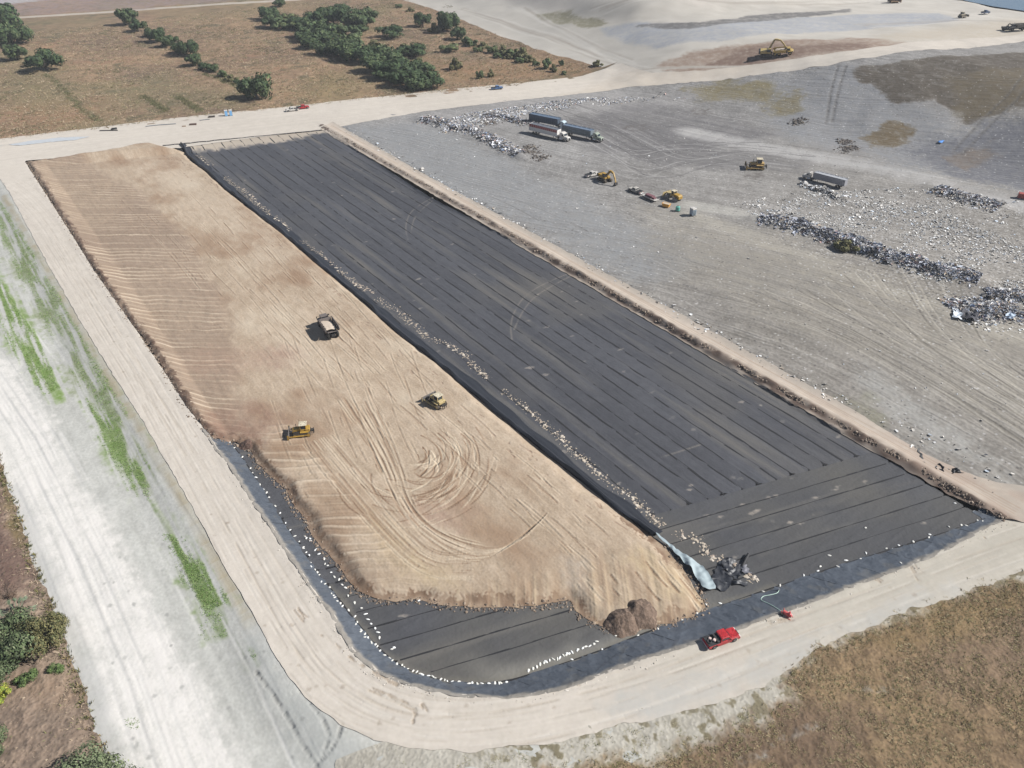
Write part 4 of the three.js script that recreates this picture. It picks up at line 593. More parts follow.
stand(pickup('dark blue pickup on the pale pads near the pond', mat(.05, .08, .16, .4)), [985, 13.8], [979, 14.4], [991, 13.2]);
// ------------------------------------------------------------------ bulldozer (faces +x)
function dozer(label, body, group) {
  const o = thing('bulldozer', label, 'bulldozer', group);
  for (const s of [-1, 1]) {
    const P = []; for (let i = 0; i <= 10; i++) { const a = Math.PI / 2 + Math.PI * i / 10; P.push([-1.55 + .5 * Math.cos(a), .52 + .5 * Math.sin(a)]); } for (let i = 0; i <= 10; i++) { const a = -Math.PI / 2 + Math.PI * i / 10; P.push([1.5 + .44 * Math.cos(a), .46 + .44 * Math.sin(a)]); } P.push([0, 1.12]);
    const t = part(o, 'track', ext(P, .62, .02, 0, 0, s * 1.05), Mt.track); part(t, 'track_frame', [rb(2.7, .3, .1, .04, 0, .52, s * 1.38), cz_(.4, .08, -1.55, .54, s * 1.38, 14), cz_(.34, .08, 1.5, .48, s * 1.38, 14)], body);
    const gr = []; for (let i = 0; i < 15; i++) gr.push(bx(.05, .06, .6, -1.6 + i * .23, 1.05 + .07 * Math.sin(Math.PI * i / 14), s * 1.05)); part(t, 'grousers', gr, Mt.track);
    part(o, 'push_arm', [bx(3.4, .22, .16, 1.1, .55, s * 1.55)], body);
  }
  part(o, 'chassis', rb(3.6, .7, 1.4, .08, -.1, .85, 0), Mt.dark);
  part(o, 'hood', ext([[.15, 1.1], [.15, 1.95], [1.75, 1.78], [1.95, 1.6], [1.95, .9], [.4, .9]], 1.12, .06), body);
  part(o, 'radiator_grille', bx(.04, .7, .86, 1.975, 1.28, 0), Mt.black);
  part(o, 'fuel_tank', rb(1.0, .8, 1.7, .1, -1.45, 1.45, 0), body);
  for (const s of [-1, 1]) part(o, 'fender', rb(1.9, .1, .62, .04, -.75, 1.28, s * 1.05), body);
  const cab = part(o, 'cab', [rb(1.35, .5, 1.5, .06, -.55, 1.5, 0), ...[[-1.15, -.68], [-1.15, .68], [.05, -.68], [.05, .68]].map(p => bx(.12, 1.15, .12, p[0], 2.25, p[1]))], body);
  part(cab, 'cab_glass', bx(1.2, 1.0, 1.36, -.55, 2.25, 0), Mt.glass);
  part(o, 'cab_roof', rb(1.75, .16, 1.75, .06, -.55, 2.88, 0), Mt.cream);
  part(o, 'exhaust', [cyY(.07, .9, 1.0, 2.2, .3), cyY(.05, .2, 1.0, 2.7, .3)], Mt.black);
  const bl = []; for (let i = 0; i <= 8; i++) { const a = lerp(-.75, .75, i / 8); bl.push([.32 - .45 * Math.cos(a) * 1 + .25, .78 + .85 * Math.sin(a)]); } for (let i = 8; i >= 0; i--) { const a = lerp(-.75, .75, i / 8); bl.push([.22 - .45 * Math.cos(a) + .25, .78 + .9 * Math.sin(a)]); }
  const b = part(o, 'blade', ext(bl.map(p => [p[0] + 2.6, p[1]]), 3.9, .01), mat(.10, .09, .085, .6)); part(b, 'blade_end', [bx(.4, 1.2, .06, 2.82, .75, 1.97), bx(.4, 1.2, .06, 2.82, .75, -1.97)], body);
  for (const s of [-1, 1]) part(o, 'lift_cylinder', [tf(new THREE.CylinderGeometry(.07, .07, 1.2, 8), 2.1, 1.4, s * .62, 0, 0, 1.1)], Mt.steel);
  part(o, 'ripper', [bx(.9, .18, .9, -2.3, .95, 0), bx(.14, 1.0, .12, -2.75, .7, 0), bx(.14, .9, .12, -2.7, .75, .5), bx(.14, .9, .12, -2.7, .75, -.5)], Mt.dark);
  return o;
}
stand(dozer('yellow bulldozer with dark blade lowered, pushing soil at the red brown edge', Mt.yellow, 'bulldozers on the spread soil'), [302, 434.5], [314, 434], [285, 437], S, 0, .95);
stand(dozer('pale yellow bulldozer on open soil near the liner flap', Mt.yellowPale, 'bulldozers on the spread soil'), [437, 404.5], [445, 410], [427, 398], S, 0, 1.0);
stand(dozer('rusty yellow bulldozer alone on the grey landfill', mat(.38, .26, .10, .7)), [756, 169], [763, 169.5], [748, 168.8], H, 0, 1.35);
stand(dozer('small dark bulldozer on the far pads', mat(.28, .24, .18, .7)), [962, 17.5], [958, 18], [966, 17], H);
stand(dozer('brown bulldozer on the pale rise at the top of the quarry', mat(.30, .20, .12, .7)), [893, 2.5], [887, 3], [899, 2.4], H, 0, 1.3);
// ------------------------------------------------------------------ articulated dump truck (faces +x, 10 m)
function dumper(label, body, load, group) {
  const o = thing('dump_truck', label, 'dump truck', group);
  part(o, 'frame', [bx(8.6, .4, .9, -.6, 1.05, 0), bx(1.2, .6, 1.6, 3.2, 1.1, 0)], Mt.dark);
  part(o, 'hood', ext([[3.3, 1.3], [3.3, 2.2], [4.5, 1.95], [4.75, 1.7], [4.75, 1.1], [3.3, 1.1]], 1.9, .06), body);
  part(o, 'grille', bx(.05, .6, 1.3, 4.77, 1.45, 0), Mt.black);
  const cab = part(o, 'cab', [rb(1.5, 1.0, 1.7, .08, 2.55, 1.9, 0), rb(1.6, .14, 1.8, .05, 2.5, 3.3, 0), ...[[1.85, .78], [1.85, -.78], [3.22, .78], [3.22, -.78]].map(p => bx(.1, .95, .1, p[0], 2.8, p[1]))], body); part(cab, 'cab_glass', bx(1.34, .9, 1.54, 2.53, 2.8, 0), Mt.glass);
  for (const s of [-1, 1]) { part(o, 'fender', rb(1.9, .14, .75, .05, 3.2, 1.95, s * 1.15), body); part(o, 'mirror', [bx(.12, .4, .22, 3.4, 2.7, s * 1.55), bx(.05, .05, .7, 3.4, 2.9, s * 1.2)], Mt.black); part(o, 'headlight', rb(.08, .2, .3, .02, 4.78, 1.45, s * .78), Mt.lamp); }
  // open bed: sloping floor, flared sides, head board
  const side = s => { const g = ext([[-4.9, 2.5], [-4.6, 2.0], [-3.6, 1.5], [1.2, 1.5], [1.5, 3.05], [-4.2, 2.95]], .14, .01); g.rotateX(s * .16); return tf(g, 0, .12, s * 1.28); };
  const bed = part(o, 'bed', [side(1), side(-1), bx(5.0, .12, 2.6, -1.1, 1.5, 0), bx(1.2, .12, 2.6, -4.1, 1.78, 0, 0, 0, -.45), bx(.14, 1.7, 2.9, 1.3, 2.25, 0, 0, 0, -.18)], body);
  const ribs = []; for (const x of [-3.6, -2.3, -1, .3]) for (const s of [-1, 1]) ribs.push(bx(.14, 1.35, .12, x, 2.25, s * 1.47, -s * .16, 0, 0)); part(bed, 'bed_rib', ribs, body);
  if (load) { const g = new THREE.PlaneGeometry(5.0, 2.6, 16, 10); g.rotateX(-Math.PI / 2); const p = g.attributes.position; for (let i = 0; i < p.count; i++) { const x = p.getX(i), z = p.getZ(i), u = x / 2.5, v = z / 1.3; p.setXYZ(i, x - 1.2, 2.2 + load * .9 * (1 - .75 * u * u) * (1 - .5 * v * v) + .28 * v * -1 * .6 + .1 * vn(x * 2, z * 2), z); } g.computeVertexNormals(); part(o, 'soil_load', g, mat(.44, .37, .30, .98)); }
  for (const [x] of [[3.2], [-1.9], [-3.75]]) for (const s of [-1, 1]) wheel(o, .88, .66, x, s * 1.18, .88, body);
  part(o, 'exhaust', cyY(.1, 1.4, 1.75, 3.0, .95), Mt.black);
  return o;
}
stand(dumper('dusty articulated dump truck carrying pale sand on the open soil', mat(.13, .11, .10, .7), .35), [328.5, 331.5], [334.5, 338.5], [322.5, 321.5], S, 0, 1.04);
stand(dumper('yellow dump truck being loaded beside the quarry excavator', mat(.42, .30, .10, .6), .6), [783, 54.5], [777, 54.5], [790, 53.5], H, 0, 1.0);
stand(dumper('dark dump truck at the edge of the upper pads', mat(.12, .11, .10, .6), .5), [1017, 30.5], [1024, 30], [1010, 31], H);
// ------------------------------------------------------------------ excavator (house faces +x)
function excavator(label, body, reach, group) {
  const o = thing('excavator', label, 'excavator', group);
  for (const s of [-1, 1]) { const P = []; for (let i = 0; i <= 8; i++) { const a = Math.PI / 2 + Math.PI * i / 8; P.push([-1.9 + .5 * Math.cos(a), .5 + .5 * Math.sin(a)]); } for (let i = 0; i <= 8; i++) { const a = -Math.PI / 2 + Math.PI * i / 8; P.push([1.9 + .5 * Math.cos(a), .5 + .5 * Math.sin(a)]); } const t = part(o, 'track', ext(P, .7, .02, 0, 0, s * 1.25), Mt.track); part(t, 'track_frame', rb(3.4, .3, .1, .03, 0, .5, s * 1.62), Mt.dark); }
  part(o, 'undercarriage', [rb(2.4, .4, 2.2, .05, 0, .75, 0), cyY(.8, .3, 0, 1.05, 0, 20)], Mt.dark);
  part(o, 'engine_house', [rb(2.6, 1.0, 2.7, .1, -1.1, 1.75, 0), rb(1.5, .7, 1.2, .08, .8, 1.55, -.7)], body);
  part(o, 'counterweight', rb(.8, 1.1, 2.8, .25, -2.5, 1.75, 0), Mt.dark);
  const cab = part(o, 'cab', [rb(1.6, .6, 1.0, .06, .9, 1.55, .82), rb(1.65, .12, 1.05, .05, .9, 3.0, .82), ...[[.15, .36], [.15, 1.28], [1.65, .36], [1.65, 1.28]].map(p => bx(.1, 1.2, .1, p[0], 2.4, p[1]))], body); part(cab, 'cab_glass', bx(1.48, 1.15, .9, .9, 2.4, .82), Mt.glass);
  const [bxx, byy, sx, sy2] = reach;                                       // boom elbow and stick end
  const beam = (x0, y0, x1, y1, w0, w1, d) => { const a = Math.atan2(y1 - y0, x1 - x0), l = Math.hypot(x1 - x0, y1 - y0); return tf(ext([[0, -w0 / 2], [l, -w1 / 2], [l, w1 / 2], [l * .5, Math.max(w0, w1) * .62], [0, w0 / 2]], d, .02), x0, y0, -.15, 0, 0, a); };
  part(o, 'boom', [beam(.6, 1.6, bxx * .55, byy, .5, .7, .45), beam(bxx * .55, byy, bxx, byy * .92, .7, .4, .45)], body);
  part(o, 'stick', beam(bxx - .3, byy * .92 + .25, sx, sy2, .5, .3, .36), body);
  part(o, 'boom_cylinder', tf(new THREE.CylinderGeometry(.09, .09, Math.hypot(bxx * .4, byy - 1.2) * .9, 8), .6 + bxx * .22, (1.3 + byy) / 2, .3, 0, 0, -Math.atan2(bxx * .4, byy - 1.2)), Mt.steel);
  part(o, 'bucket', tf(ext([[0, 0], [.5, -.1], [.65, -.7], [.2, -1.1], [-.55, -1.0], [-.1, -.75], [-.05, -.35]], 1.3, .02), sx - .2, sy2, -.15), Mt.dark);
  return o;
}
stand(excavator('yellow excavator with boom reaching down beside the white pickup on the landfill', Mt.yellow, [4.6, 4.2, 6.0, 1.2]), [604.5, 181], [600, 179.5], [613, 186], H, 0, 1.05);
stand(excavator('yellow excavator with raised boom working on the brown quarry bank', mat(.40, .30, .12, .6), [5.2, 6.2, 7.8, 2.2]), [766, 55.5], [762, 55.8], [776, 55], H, 0, 1.25);
stand(excavator('small excavator on the upper pads beside the dark dump truck', mat(.10, .09, .08, .6), [3.2, 4.2, 4.6, 1.2]), [1005, 30], [1003, 30], [1010, 30], H, 0, .7);
// ------------------------------------------------------------------ tractor with open trailer (faces +x)
function semi(label, cabM, wallM, bandM, group, topM) {
  const o = thing('trailer_truck', label, 'truck', group);
  part(o, 'chassis', [bx(6.4, .3, .9, 6.6, .85, 0), bx(10.5, .25, .9, -3.4, 1.1, 0)], Mt.dark);
  part(o, 'hood', ext([[7.9, .9], [7.9, 2.0], [9.2, 1.78], [9.5, 1.5], [9.5, .7], [7.9, .7]], 1.9, .08), cabM);
  const cab = part(o, 'cab', [ext([[5.9, .95], [5.9, 3.2], [6.6, 3.3], [7.5, 2.85], [7.95, 2.0], [7.95, .95]], 2.3, .1)], cabM); part(cab, 'windscreen', bx(.04, .75, 1.9, 7.76, 2.42, 0, 0, 0, .49), Mt.glass);
  for (const s of [-1, 1]) { part(cab, 'side_window', bx(.7, .6, .03, 7.15, 2.3, s * 1.155), Mt.glass); part(o, 'fender', rb(1.3, .16, .5, .06, 8.5, 1.15, s * 1.0), cabM); part(o, 'headlight', rb(.08, .22, .3, .03, 9.5, 1.05, s * .75), Mt.lamp); part(o, 'exhaust_stack', cyY(.09, 2.6, 5.7, 2.4, s * 1.0), Mt.chrome); part(o, 'fuel_tank', tf(new THREE.CylinderGeometry(.34, .34, 1.3, 14), 6.4, .75, s * 1.05, 0, 0, Math.PI / 2), Mt.chrome); }
  part(o, 'grille', bx(.05, .7, 1.1, 9.52, 1.2, 0), Mt.black);
  // trailer tub
  const tub = part(o, 'trailer_body', [bx(13.6, 2.5, .1, -2.1, 2.55, 1.25), bx(13.6, 2.5, .1, -2.1, 2.55, -1.25), bx(.1, 2.5, 2.4, 4.65, 2.55, 0), bx(.1, 2.5, 2.4, -8.85, 2.55, 0), bx(13.5, .12, 2.4, -2.1, 1.36, 0)], wallM);
  part(tub, 'side_band', [bx(13.5, 1.0, .03, -2.1, 3.26, 1.318), bx(13.5, 1.0, .03, -2.1, 3.26, -1.318)], bandM);
  const rib = []; for (let i = 0; i <= 14; i++) for (const s of [-1, 1]) rib.push(bx(.09, 2.4, .07, -8.7 + i * .95, 2.55, s * 1.35)); part(tub, 'side_rib', rib, wallM);
  part(tub, 'top_rail', [bx(13.7, .14, .16, -2.1, 3.84, 1.27), bx(13.7, .14, .16, -2.1, 3.84, -1.27)], topM);
  const bow = []; for (let i = 0; i < 6; i++) bow.push(bx(.1, .1, 2.5, -7.6 + i * 2.2, 3.9, 0)); part(tub, 'roof_bow', bow, topM);
  part(tub, 'tarp', bx(13.2, .05, 2.36, -2.1, 3.72, 0), topM);
  for (const x of [5.2, 6.5, 8.6, -5.6, -6.9]) for (const s of [-1, 1]) wheel(o, .5, x > 8 ? .3 : .5, x, s * .98, .5, Mt.chrome);
  part(o, 'landing_leg', [bx(.12, 1.0, .12, 2.6, .8, .8), bx(.12, 1.0, .12, 2.6, .8, -.8)], Mt.dark);
  return o;
}
const sg = 'trailer trucks parked by the garbage heap';
stand(semi('trailer truck with white tub, red band and white cab by the garbage heap', Mt.white, mat(.62, .60, .58, .6), Mt.redDull, sg, mat(.12, .13, .15, .6)), [549, 137.3], [529.6, 132.6], [567.7, 141.7], H, 0, 1.08);
stand(semi('trailer truck with dark ribbed tub and blue grey tarp, behind the red banded one', mat(.42, .50, .55, .4), mat(.06, .08, .11, .6), mat(.07, .09, .13, .6), sg, mat(.10, .14, .20, .6)), [549, 126.5], [531, 122], [568, 131], H, 0, 1.08);
stand(semi('trailer truck with blue grey ribbed tub and olive cab parked ahead of the others', mat(.24, .27, .22, .5), Mt.greyBlue, Mt.greyBlue, sg, mat(.12, .16, .22, .6)), [582, 138], [563.8, 134], [600, 142], H, 0, 1.05);
stand(semi('trailer truck with white cab and dark grey tub behind a fresh garbage pile', Mt.white, mat(.24, .24, .26, .6), mat(.24, .24, .26, .6), null, mat(.34, .35, .37, .6)), [824, 183.6], [846.5, 188.2], [801, 175.6], H, 0, .88);
// low trailer, compactor, drums and bins
{
  const o = thing('flat_trailer', 'low white flat trailer with dark red load beside the compactor', 'trailer');
  part(o, 'deck', [rb(6.4, .16, 2.3, .03, 0, .75, 0), bx(1.4, .12, .2, 3.7, .7, 0)], Mt.white); part(o, 'load', [rb(3.4, .8, 1.5, .1, .2, 1.2, 0), rb(1.2, .5, 1.2, .1, -1.8, 1.1, 0)], mat(.16, .07, .08, .7)); part(o, 'side_rail', [bx(6.4, .3, .06, 0, .95, 1.12), bx(6.4, .1, .06, 0, .95, -1.12)], Mt.white);
  for (const x of [-.9, .1]) for (const s of [-1, 1]) wheel(o, .36, .24, x, s * .95); stand(o, [650, 199.6], [659, 203.5], [641, 195.5], H);
}
{
  const o = thing('landfill_compactor', 'yellow and grey landfill compactor with spiked drums on the landfill', 'compactor');
  part(o, 'front_frame', rb(2.6, .9, 1.5, .1, 1.6, 1.5, 0), Mt.yellowPale); part(o, 'engine_house', ext([[-3.4, 1.1], [-3.4, 2.0], [-2.9, 2.35], [-.8, 2.4], [-.8, 1.1]], 1.9, .08), Mt.yellow);
  const cab = part(o, 'cab', [rb(1.3, .5, 1.5, .05, -.1, 1.9, 0), ...[[-.65, .65], [-.65, -.65], [.45, .65], [.45, -.65]].map(p => bx(.1, 1.1, .1, p[0], 2.6, p[1]))], Mt.yellow); part(cab, 'cab_glass', bx(1.1, 1, 1.3, -.1, 2.6, 0), Mt.glass); part(o, 'cab_roof', rb(1.6, .14, 1.8, .05, -.1, 3.2, 0), Mt.cream);
  for (const x of [1.7, -1.9]) for (const s of [-1, 1]) { const d = part(o, 'drum', cz_(.78, 1.0, x, .8, s * 1.2, 20), Mt.steel); const t = []; for (let i = 0; i < 14; i++) for (const k of [-.33, 0, .33]) { const a = i / 14 * 6.283 + k; t.push(bx(.16, .16, .16, x + .84 * Math.cos(a), .8 + .84 * Math.sin(a), s * 1.2 + k, 0, 0, a)); } part(d, 'drum_tooth', t, Mt.steel); }
  part(o, 'blade', [bx(.15, 1.2, 3.9, 3.3, .9, 0, 0, 0, .12), bx(.1, .5, 3.7, 3.25, 1.7, 0)], Mt.yellowPale); stand(o, [673, 199.5], [680, 202], [666, 196], H, 0, 1.0);
}
{
  const o = thing('waste_skip', 'small yellow skip bin beside the green tank', 'bin'); part(o, 'body', ext([[-1.1, .12], [-1.35, 1.15], [1.35, 1.15], [1.1, .12]], 1.5, .03), Mt.orange); part(o, 'rim', [bx(2.8, .1, .1, 0, 1.18, .76), bx(2.8, .1, .1, 0, 1.18, -.76), bx(.1, .1, 1.6, 1.36, 1.18, 0), bx(.1, .1, 1.6, -1.36, 1.18, 0)], Mt.orange); part(o, 'contents', rb(2.4, .15, 1.3, .06, 0, 1.16, 0), Mt.tan); stand(o, [666, 207], [662, 206], [670, 208], H);
  const t = thing('fuel_tank', 'green cylindrical tank on skids beside the yellow skip', 'tank'); part(t, 'tank_shell', [cyY(.75, 1.3, 0, .85, 0, 20), tf(new THREE.SphereGeometry(.75, 18, 6, 0, 6.3, 0, 1.2), 0, 1.3, 0, 0, 0, 0).scale(1, .5, 1).translate(0, .72, 0)], Mt.greenish); part(t, 'skid', [bx(1.7, .16, .2, 0, .1, .4), bx(1.7, .16, .2, 0, .1, -.4)], Mt.dark); part(t, 'hatch', cyY(.2, .12, 0, 1.78, 0), Mt.dark); stand(t, [677.5, 211.3], [673, 210], [681, 212.5], H);
  const w = thing('light_tower', 'grey blue cabinet with white lid on the landfill beside the green tank', 'generator'); part(w, 'cabinet', rb(1.7, 1.9, 1.5, .06, 0, 1.3, 0), mat(.26, .32, .38, .5)); part(w, 'lid', rb(1.85, .5, 1.65, .12, 0, 2.45, 0), Mt.white); part(w, 'door', bx(.04, 1.4, 1.0, .87, 1.25, 0), Mt.greyBlue); part(w, 'tow_bar', bx(1.2, .1, .1, 1.4, .45, 0), Mt.dark); for (const s of [-1, 1]) wheel(w, .33, .2, 0, s * .82); stand(w, [692.5, 215.8], [690, 214], [696, 217.5], H);
  const r = thing('red_container', 'small red box container at the right rim of the garbage field', 'container'); part(r, 'body', rb(3.2, 1.7, 1.8, .06, 0, 1.1, 0), Mt.redDull); part(r, 'base', bx(3.4, .3, 1.9, 0, .15, 0), Mt.greyBlue); const rs = []; for (let i = 0; i < 6; i++) rs.push(bx(.1, 1.5, .06, -1.4 + i * .56, 1.1, .92)); part(r, 'side_rib', rs, Mt.redDull); stand(r, [1022, 199], [1016, 198], [1028, 200], H);
}
// toilets, cone, pipes and timbers on the far road
{
  const lab = 'blue and white portable toilet standing on the far road';
  for (const d of [0, 1]) { const o = thing('portable_toilet', lab, 'portable toilet', 'pair of portable toilets'); part(o, 'walls', [bx(1.1, 2.0, .05, 0, 1.1, .53), bx(1.1, 2.0, .05, 0, 1.1, -.53), bx(.05, 2.0, 1.1, -.53, 1.1, 0)], Mt.white); part(o, 'door', bx(.05, 1.9, .96, .54, 1.08, 0), mat(.16, .36, .62, .5)); part(o, 'roof', ext([[-.6, 2.1], [-.5, 2.28], [.5, 2.28], [.6, 2.1]], 1.22, .03), Mt.white); part(o, 'skid', bx(1.2, .1, 1.2, 0, .05, 0), Mt.dark); stand(o, [226.6 + d * 4.6, 116.2 - d * .4], [228, 115], [229.5, 118], S, 0, 1.15); }
  const cn = thing('traffic_delineator', 'thin white marker post beside the dark timbers on the far road', 'marker post'); part(cn, 'post', cyY(.1, 1.9, 0, 1.05, 0, 10, .16), Mt.white); part(cn, 'base', cyY(.35, .1, 0, .05, 0, 14), Mt.black); part(cn, 'band', cyY(.14, .2, 0, 1.5, 0, 10), Mt.orange); stand(cn, [209.3, 116.3], [205, 116], [212, 116]);
  const timber = (lab, c, a, b, L, n, m, g) => { const o = thing('timber_stack', lab, 'timber', g); for (let i = 0; i < n; i++) part(o, 'timber', rb(L * (1 - .1 * (i % 2)), .3, .3, .03, .2 * (i % 2), .16 + .3 * Math.floor(i / 3), (i % 3 - 1) * .36), m); stand(o, c, a, b); };
  timber('short dark timbers at the foot of the marker post', [211.5, 117.6], [206, 118], [217, 117], 3.0, 4, mat(.05, .04, .035, .9)); timber('short brown timbers lying loose on the far road near the toilets', [193, 125.2], [189, 125.5], [198, 125], 3.0, 5, mat(.10, .06, .045, .9)); timber('single tan timber lying near the brown ones', [184, 126.8], [182, 127], [187, 126.5], 1.5, 3, mat(.24, .18, .13, .9)); timber('black timbers on top of the pipe by the field edge', [114, 129.6], [110, 130], [118, 129.2], 2.4, 4, mat(.03, .03, .03, .9));
  const pipe = (lab, P, r, m) => { const o = thing('pipe', lab, 'pipe'); const q = P.map(p => { const v = V(...p); return [v.x, v.y + .16 + r, v.z]; }); part(o, 'pipe_wall', tube(q, r, 20, 8), m); const a = q[0], b = q[1]; part(o, 'pipe_end', tf(new THREE.TorusGeometry(r, .04, 6, 12), a[0], a[1], a[2], 0, Math.atan2(b[0] - a[0], b[2] - a[2]), 0), Mt.black); top(o); };
  pipe('dark pipe lying on the far road under the black timbers', [[100, 131.4], [109, 131.2], [118, 131]], .2, Mt.dark); pipe('long thin grey pipe lying along the field edge of the far road', [[146, 127], [158, 125.7], [176, 124.4]], .16, mat(.16, .18, .2, .6)); pipe('short grey pipe beside the marker post', [[200, 121], [206, 120.2], [210, 119.8]], .18, mat(.2, .21, .22, .6));
  const sh = thing('plastic_sheet', 'blue grey plastic sheet lying flat on the far road', 'sheet'); const f = polySDF(AT([[9, 145], [30, 141.5], [60, 138], [74, 137.5], [90, 137], [75, 140.5], [50, 142.5], [20, 146]])); part(sh, 'sheet', sheetGeo({ box: [f.box[0], f.box[1], f.box[2], f.box[3]], c: .6, uv: f.box, sdf: (x, z) => f(x, z) + .5 * fbm(x * .4, z * .4, 3), h: (x, z) => H(x, z) + .22 + .06 * vn(x, z) }), mat(.40, .42, .44, .7)); top(sh);
}
console.log('vehicles ok');
// ------------------------------------------------------------------ sandbags, sand lumps, soil piles, scraps
function lump(r, sq, seed, det = 1, amp = .35) { const g0 = new THREE.IcosahedronGeometry(1, det), p = g0.attributes.position; for (let i = 0; i < p.count; i++) { const x = p.getX(i), y = p.getY(i), z = p.getZ(i), k = 1 + amp * vn(x * 1.7 + seed * 7.1 + y, z * 1.7 + y * 1.3); p.setXYZ(i, x * k * r, (y * k * sq + sq * .5) * r, z * k * r); } g0.computeVertexNormals(); return g0; }
{
  const mats = [mat(.76, .76, .74, .8), mat(.62, .61, .56, .85), mat(.70, .68, .63, .85)], geo = [0, 1, 2].map(i => { const g = lump(.5, .36, i + 3, 2, .22); g.scale(1.15, 1, .55); return g; });
  const gA = 'white sandbags along the foot of the slope', lab = 'white sandbag lying on the black membrane along the foot of the slope';
  const bag = (px, py) => { const p = at(px, py), o = new THREE.Mesh(geo[Math.floor(R() * 3)], mats[Math.floor(R() * 3)]); o.name = numbered('sandbag'); o.position.set(p[0], S(p[0], p[1]) + .08, p[1]); o.rotation.y = rr(0, 3.1); o.scale.set(rr(.4, .68), rr(.4, .6), rr(.4, .68)); top(tag(o, lab, 'sandbag', gA)); };
  const row = (L, n, j) => { for (let i = 0; i < n; i++) { const t = (i + rr(-.3, .3)) / n * (L.length - 1), k = clamp(Math.floor(t), 0, L.length - 2), f = t - k; bag(lerp(L[k][0], L[k + 1][0], f) + rr(-j, j), lerp(L[k][1], L[k + 1][1], f) + rr(-j, j) * .6); } };
  row([[230, 442], [252, 471], [262, 487], [273, 504], [293, 534], [304, 549], [312, 560]], 20, 1.4); row([[306, 536], [311, 539], [322, 557], [326, 568], [338, 580]], 11, 2.5); row([[310, 562], [318, 575], [330, 592], [336, 600], [352, 615], [362, 632], [370, 640], [378, 651]], 26, 2); row([[340, 580], [350, 596], [366, 614], [376, 630], [384, 643]], 12, 2.4); bag(394, 648); bag(392, 649.5); bag(419, 601);
  row([[381, 652], [396, 664], [411, 671], [424, 675], [440, 680], [455, 682.5], [475, 684], [495, 684], [511, 682]], 30, .8); row([[528, 671], [545, 662], [560, 658], [570, 653], [585, 648], [600, 641]], 22, 1.2); bag(616, 636); bag(619, 634); bag(626, 631); bag(629, 630); bag(634, 629); bag(645, 625.5); bag(638, 636); bag(658, 629.5); bag(602, 650); bag(572, 660); bag(697, 614); bag(706, 605);
  for (const p of [[682, 621], [720, 604], [763, 592], [780, 586], [818, 571], [804, 576], [829, 556], [820, 567], [838, 567], [846, 560.5], [861, 559], [866, 553.5], [886, 548.5], [892, 549.5], [899, 546], [913, 542.5], [929, 538], [930, 535], [949, 527], [961, 525.5], [966, 526], [977, 521], [983, 521.5], [901, 563.5], [955, 503.5], [865, 528]]) bag(p[0] + rr(-.6, .6), p[1] + rr(-.4, .4));
}
